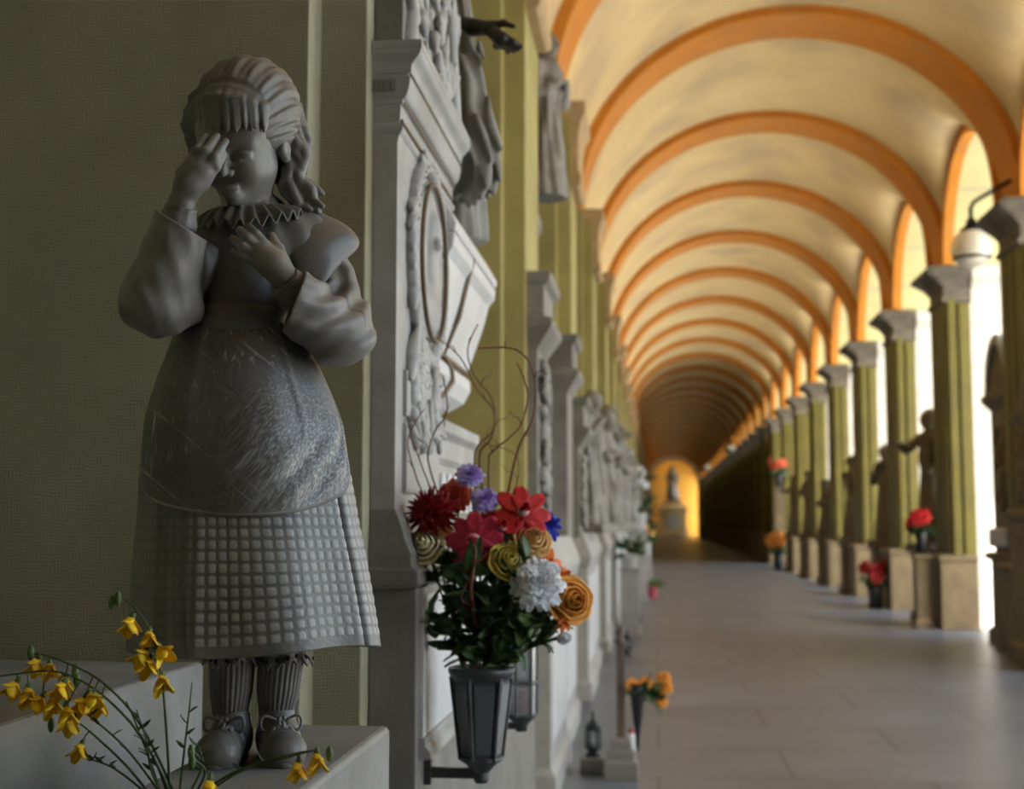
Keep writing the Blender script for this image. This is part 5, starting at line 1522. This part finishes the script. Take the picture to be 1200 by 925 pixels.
SPRIGS = [('tall upright broom sprig with its tip arching left', [(200, 950), (196, 870), (190, 800), (178, 745), (160, 715), (142, 699)], [(155, 729, -.2), (175, 746, .1), (172, 768, -.6), (186, 764, .8), (190, 798, .2), (176, 778, -.1)], [(131, 706), (138, 702)], .0),
          ('broom sprig arching far left, hung with the most yellow blossoms', [(208, 950), (170, 870), (120, 815), (70, 788), (20, 790), (-25, 797)], [(20, 805, -.5), (33, 812, .2), (75, 806, -.3), (50, 822, -.6), (78, 834, .2), (105, 818, .5), (62, 824, .3)], [], -.04),
          ('broom sprig arching left above the lowest, with blossoms along its tip', [(214, 950), (165, 850), (120, 800), (80, 778), (52, 768), (38, 766)], [(45, 778, -.3), (58, 784, .3), (77, 800, .1), (109, 820, .3), (118, 826, -.1), (100, 824, -.4)], [(36, 765), (88, 787), (90, 797)], .03),
          ('low broom sprig stretching right in front of the shoes', [(214, 950), (262, 912), (310, 893), (352, 882), (366, 880)], [(350, 899, -.1), (371, 889, .1)], [(386, 884)], -.03),
          ('short broom shoot with a hanging bud near the left shoe', [(216, 950), (240, 908), (228, 890), (222, 880)], [(246, 920, .0)], [(224, 882), (225, 893)], -.05),
          ('broom shoot with small blossoms low on the left', [(190, 950), (150, 900), (108, 860), (85, 842)], [(96, 878, -.2), (86, 848, -.3)], [(60, 850)], .02)]
for lab, pp, fl, buds, dy in SPRIGS:
    cps = [BP(px, py, dy * i / (len(pp) - 1)) for i, (px, py) in enumerate(pp)]
    t = thing('broom_sprig', lab, 'flower', tuple(cps[0]))
    n_ = 8 * len(cps)
    m = MB(); m.tube([tuple(_poly(cps, k / n_) - cps[0]) for k in range(n_ + 1)], [.0022 * (1 - .5 * k / n_) for k in range(n_ + 1)], 6); m.build('stem', G_stem, t, smooth=True)
    for (px, py, hx_) in fl:
        m = MB(); cx = MB(); p = BP(px, py - 6, dy * .8) - cps[0]
        broom_flower(m, cx, p, (hx_ * .8, -.5 + rn.uniform(-.2, .2), -.9), rn.uniform(.9, 1.12))
        o = m.build('blossom', P_broom, t, smooth=True, solid=.0006); cx.build('calyx', G_light, o, smooth=True)
        # pedicel to the nearest point of the stem
        best = min((_poly(cps, k / 60) - cps[0] for k in range(61)), key=lambda q: np.linalg.norm(q - p))
        m = MB(); m.tube([tuple(best), tuple((best + p) / 2 + V(0, 0, .003)), tuple(p)], .0011, 5); m.build('pedicel', G_stem, t)
    for (px, py) in buds:
        m = MB(); p = BP(px, py, dy * .8) - cps[0]
        m.ball(tuple(p), (.0052, .0052, .011), 8, 6); m.build('bud', G_light, t, smooth=True)
GR = [('bare green shoot leaning left through the broom', [(196, 950), (175, 890), (160, 850), (148, 822)]), ('bare green shoot standing straight beside the upper step', [(208, 950), (216, 880), (222, 830), (225, 800)]),
      ('leafy green shoot low in the middle of the broom', [(200, 950), (178, 905), (172, 870), (160, 832)]), ('bare shoot crossing toward the left shoe', [(210, 950), (235, 905), (236, 885), (228, 870)]),
      ('leafy green shoot at the foot of the upper step', [(196, 950), (140, 905), (112, 892), (104, 892)]), ('dark bare shoot running right under the shoes', [(215, 950), (280, 905), (330, 890), (368, 880)]),
      ('thin shoot in the thick of the broom stems', [(202, 950), (150, 880), (100, 835), (88, 822)]), ('slender shoot left of the tall sprig', [(202, 950), (185, 900), (158, 852), (146, 840)])]
for lab, pp in GR:
    dy = rn.uniform(-.05, .05)
    cps = [BP(px, py, dy * i / 3) for i, (px, py) in enumerate(pp)]
    t = thing('green_shoot', lab, 'stem', tuple(cps[0]))
    m = MB(); m.tube([tuple(_poly(cps, k / 24) - cps[0]) for k in range(25)], [.0020 * (1 - .55 * k / 24) for k in range(25)], 6); m.build('stem', G_stem, t, smooth=True)
    m = MB()
    for i in range(7 if 'leafy' in lab or 'crossing' in lab else 4):
        p = _poly(cps, .35 + .09 * i) - cps[0]; s_ = 1 if i % 2 else -1
        leaf(m, p, V(.8 * s_, -.2, .75), .016, .006, rn.uniform(0, 6), .2)
    m.build('leaves', G_leaf, t, smooth=True, solid=.0006)

# ---------------------------------------------------------------- things standing along the floor on the left
def on_floor(px, py): return atZ(px, py, 0.0)
c = on_floor(728, 912)
t = thing('grave_cross', 'brown iron grave post on a stepped stone base, with orange flowers at its side', 'grave marker', tuple(c))
M_rust = mat('brown_rusted_iron', (0.12, 0.085, 0.055), (0.07, 0.05, 0.035), 12, .7, .3, 40)
m = MB(); m.stack(-.10, .10, -.10, .10, [(.0, 0), (.0, .10), (-.02, .11), (-.02, .16), (-.04, .17), (-.04, .22), (-.06, .24)], (1, 1, 1, 1)); m.build('stepped_base', M_marble_dk, t, bevel=.004)
m = MB(); m.box(-.024, .024, -.024, .024, .23, .80); m.build('post', M_rust, t, bevel=.004)
m = MB(); m.lathe([(.03, .79), (.034, .81), (.018, .83), (.03, .86), (.012, .90)], 14); m.build('finial', M_rust, t, smooth=True)
m = MB(); m.tube([(.02, -.01, .52), (.06, -.02, .50), (.10, -.02, .50)], .008, 6); m.tube([(.10 + .05 * math.cos(a), -.02 + .05 * math.sin(a), .50) for a in [2 * PI * k / 20 for k in range(20)]], .006, 6, closed=True); m.build('ring_holder', M_iron, t, smooth=True)
hp = V(*c) + V(.10, -.02, .0)
t = thing('cone_vase', 'dark pointed cone vase hung on the iron grave post', 'vase', (hp[0], hp[1], 0))
m = MB(); m.lathe([(.004, .16), (.012, .18), (.016, .26), (.034, .40), (.046, .505), (.052, .56), (.044, .56), (.036, .50)], 20); m.build('cone', M_iron, t, smooth=True)
for i, (px, py, lab) in enumerate(((741, 803, 'orange marigold leftmost beside the grave post'), (757, 801, 'orange marigold second beside the grave post'), (778, 795, 'orange marigold topmost of the cluster by the grave post'),
                                   (780, 806, 'orange marigold rightmost of the cluster by the grave post'), (774, 822, 'orange marigold lowest of the cluster by the grave post'), (768, 808, 'orange marigold in the middle of the cluster by the grave post'))):
    p = V(*atY(px, py, c[1] - .03 + .015 * i))
    t = double_flower('orange_marigold', lab, p, face(p, 0, .5), .048, P_gold, 5, 14, wid=.42)
    q0 = V(hp[0], hp[1], .5) - p
    m = MB(); m.tube([tuple(q0), tuple(q0 * .45 + V(0, 0, -.01)), (0, 0, -.02)], .004, 5); m.build('stem', G_stem, t)
    m = MB()
    for k in range(6): leaf(m, q0 * rn.uniform(.1, .7), V(rn.uniform(-1, 1), rn.uniform(-1, 1), rn.uniform(-.6, .5)), .09, .045, rn.uniform(0, 6), .3)
    m.build('leaves', G_leaf, t, smooth=True, solid=.001)
def floor_lantern(px, py, s_, label, base=True):
    c = on_floor(px, py); t = thing('grave_lantern', label, 'lantern', tuple(c))
    k_ = s_
    if base:
        m = MB(); m.stack(-.09 * k_, .09 * k_, -.09 * k_, .09 * k_, [(0, 0), (0, .10 * k_), (-.01, .11 * k_)], (1, 1, 1, 1)); m.build('stone_base', M_marble_dk, t, bevel=.004)
    z = .105 * k_ if base else 0
    m = MB(); m.lathe([(.055 * k_, z), (.06 * k_, z + .015 * k_), (.03 * k_, z + .04 * k_), (.055 * k_, z + .06 * k_), (.058 * k_, z + .07 * k_)], 18)
    for q in range(6): m.tube([(.052 * k_ * math.cos(q * PI / 3), .052 * k_ * math.sin(q * PI / 3), z + .06 * k_), (.048 * k_ * math.cos(q * PI / 3), .048 * k_ * math.sin(q * PI / 3), z + .20 * k_)], .009 * k_, 6)
    m.build('cage', M_iron, t, smooth=True)
    m = MB(); m.lathe([(.060 * k_, z + .195 * k_), (.056 * k_, z + .22 * k_), (.03 * k_, z + .25 * k_), (.012 * k_, z + .27 * k_), (.010 * k_, z + .31 * k_), (.003 * k_, z + .33 * k_)], 18); m.build('roof', M_iron, t, smooth=True)
    m = MB(); m.lathe([(.026 * k_, z + .07 * k_), (.026 * k_, z + .16 * k_), (.012 * k_, z + .175 * k_)], 14); m.build('candle', M_white, t, smooth=True)
floor_lantern(695, 905, .85, 'small black lantern on a stone block, left of the iron grave post')
floor_lantern(735, 768, .9, 'small dark lantern farther back behind the iron grave post', False)
# small white candle next to the post
c2 = on_floor(740, 880)
t = thing('white_candle', 'small white candle jar with a red cap at the foot of the grave post', 'candle', tuple(c2))
m = MB(); m.lathe([(.026, 0), (.030, .01), (.030, .10), (.024, .115)], 18); m.build('jar', M_white, t, smooth=True)
m = MB(); m.lathe([(.024, .114), (.026, .12), (.022, .14), (.006, .15)], 16); m.build('cap', mat('dull_red_cap', (0.35, 0.06, 0.05), None, 10, .5), t, smooth=True)
# stone pyramid, pots and plants further along
c3 = on_floor(742, 728)
t = thing('stone_bollard', 'small dark stone dome standing on the floor beyond the lantern', 'stone', tuple(c3))
m = MB(); m.lathe([(.16, 0), (.155, .03), (.12, .12), (.08, .19), (.03, .215)], 20); m.build('dome', mat('dark_stone', (0.10, 0.098, 0.095), None, 8, .8, .3), t, smooth=True)
def potted(px, py, label, pot_m, leaf_m, fl_m, s_, plant_h=.5, nf=6, pot_h=.25, stand=0.0):
    c = on_floor(px, py); c[0] = max(c[0], -.36); t = thing('potted_flowers', label, 'plant', tuple(c))
    rn_ = random.Random(int(px + py))
    if stand:
        m = MB(); m.stack(-.13 * s_, .13 * s_, -.13 * s_, .13 * s_, [(.02, 0), (.02, .06), (0, .08), (0, stand - .04), (.02, stand - .02), (.02, stand)], (1, 1, 1, 1)); m.build('stand', M_marble, t, bevel=.006)
    m = MB(); m.lathe([(.08 * s_, stand), (.10 * s_, stand + .02), (.13 * s_, stand + pot_h), (.145 * s_, stand + pot_h + .02), (.12 * s_, stand + pot_h + .02)], 20); m.build('pot', pot_m, t, smooth=True)
    m = MB(); z0 = stand + pot_h
    for i in range(46):
        a = rn_.uniform(0, 6.3); q = rn_.uniform(0, .16) * s_
        leaf(m, (q * math.cos(a), q * math.sin(a), z0 + rn_.uniform(0, plant_h)), V(math.cos(a), math.sin(a), rn_.uniform(-.3, .9)), .16 * s_, .08 * s_, rn_.uniform(0, 6), .4)
    m.build('foliage', leaf_m, t, smooth=True, solid=.002)
    if fl_m:
        for i in range(nf):
            a = rn_.uniform(0, 6.3); q = rn_.uniform(0, .16) * s_; m = MB()
            M = T(q * math.cos(a), q * math.sin(a), z0 + plant_h * rn_.uniform(.7, 1.1)) @ frame_to((math.cos(a) * .6, -.8, .6))
            for k in range(3):
                for j in range(7): petal(m, M, .075 * s_ * (1 - .2 * k), .05 * s_, .3, .0, 2 * PI * (j + .5 * k) / 7, R(10 + 28 * k), 2, 3)
            m.build('bloom', fl_m, t, smooth=True, solid=.002)
    return t
M_pot = mat('white_glazed_pot', (0.62, 0.63, 0.62), None, 6, .4)
M_terra = mat('pink_pot', (0.60, 0.10, 0.14), None, 8, .5)
potted(727, 745, 'dark green bushy plant on a tall white stand by the left tombs', M_pot, G_leaf, None, .95, .18, 0, .16, .90)
potted(733, 705, 'white flowers in a tall white stand on the left', M_pot, G_leaf, P_white, 1.4, .75, 7, .3, 1.35)
potted(763, 702, 'bright pink pot on the floor at the left row', M_terra, G_light, None, 1.0, .10, 0, .22)
potted(755, 690, 'mixed yellow and pink flowers on a pale stand at the left row', M_pot, G_light, P_peach, 1.3, .35, 6, .25, .75)
potted(748, 672, 'far leafy plant in a pale pot behind the mixed flowers', M_pot, G_leaf, None, 1.6, .45, 0, .3, .7)
# flowers on the right
def posy(p, label, m1, s_):
    t = thing('flower_posy', label, 'flowers', tuple(p)); rn_ = random.Random(len(label))
    m = MB(); m.lathe([(.05 * s_, 0), (.07 * s_, .02), (.06 * s_, .14 * s_), (.09 * s_, .26 * s_), (.07 * s_, .26 * s_)], 16); m.build('vase', M_iron, t, smooth=True)
    m = MB()
    for i in range(22): a = rn_.uniform(0, 6.3); leaf(m, (.04 * math.cos(a), .04 * math.sin(a), .24 * s_), V(math.cos(a), math.sin(a), rn_.uniform(0, 1)), .16 * s_, .07 * s_, rn_.uniform(0, 6), .5)
    m.build('foliage', G_leaf, t, smooth=True, solid=.002)
    for i in range(9):
        a = rn_.uniform(0, 6.3); q = rn_.uniform(.02, .15) * s_; m = MB(); M = T(q * math.cos(a), q * math.sin(a), s_ * (.34 + rn_.uniform(0, .14))) @ frame_to((math.cos(a) - .6, math.sin(a) - .6, .8))
        for k in range(3):
            for j in range(7): petal(m, M, .09 * s_ * (1 - .2 * k), .06 * s_, .3, .0, 2 * PI * (j + .5 * k) / 7, R(8 + 30 * k), 2, 3)
        m.build('bloom', m1, t, smooth=True, solid=.002)
pr = V(4.02, yk(4) + .40, 1.05)
t = thing('flower_stand', 'narrow stone stand carrying the red posy at the first full green pier', 'stand', (3.80, yk(4) + .2, 0))
m = MB(); m.stack(-.10, .10, -.10, .10, [(.03, 0), (.03, .1), (0, .14), (0, .98), (.03, 1.0), (.03, 1.05)], (1, 1, 1, 1)); m.build('block', M_tan, t, bevel=.006)
posy((3.80, yk(4) + .2, 1.05), 'red posy in a dark vase at the first full green pier', P_red, 1.25)
posy((3.78, yk(5) + .3, .0), 'low dark red posy on the floor at the second full green pier', P_dred, 1.6)
cA = atZ(912, 668, 0); posy(tuple(cA), 'orange and yellow posy on the floor where the dark stretch begins', P_gold, 2.2)
posy((3.95, yk(10) - .45, 2.6), 'orange posy high on the last pier before the dark stretch', P_coral, 1.8)
t = thing('tall_stand', 'tall slim stone stand under the high orange posy', 'stand', (3.95, yk(10) - .45, 0))
m = MB(); m.stack(-.16, .16, -.16, .16, [(.05, 0), (.05, .3), (0, .36), (0, 2.5), (.04, 2.53), (.04, 2.6)], (1, 1, 1, 1)); m.build('block', M_tan, t, bevel=.006)
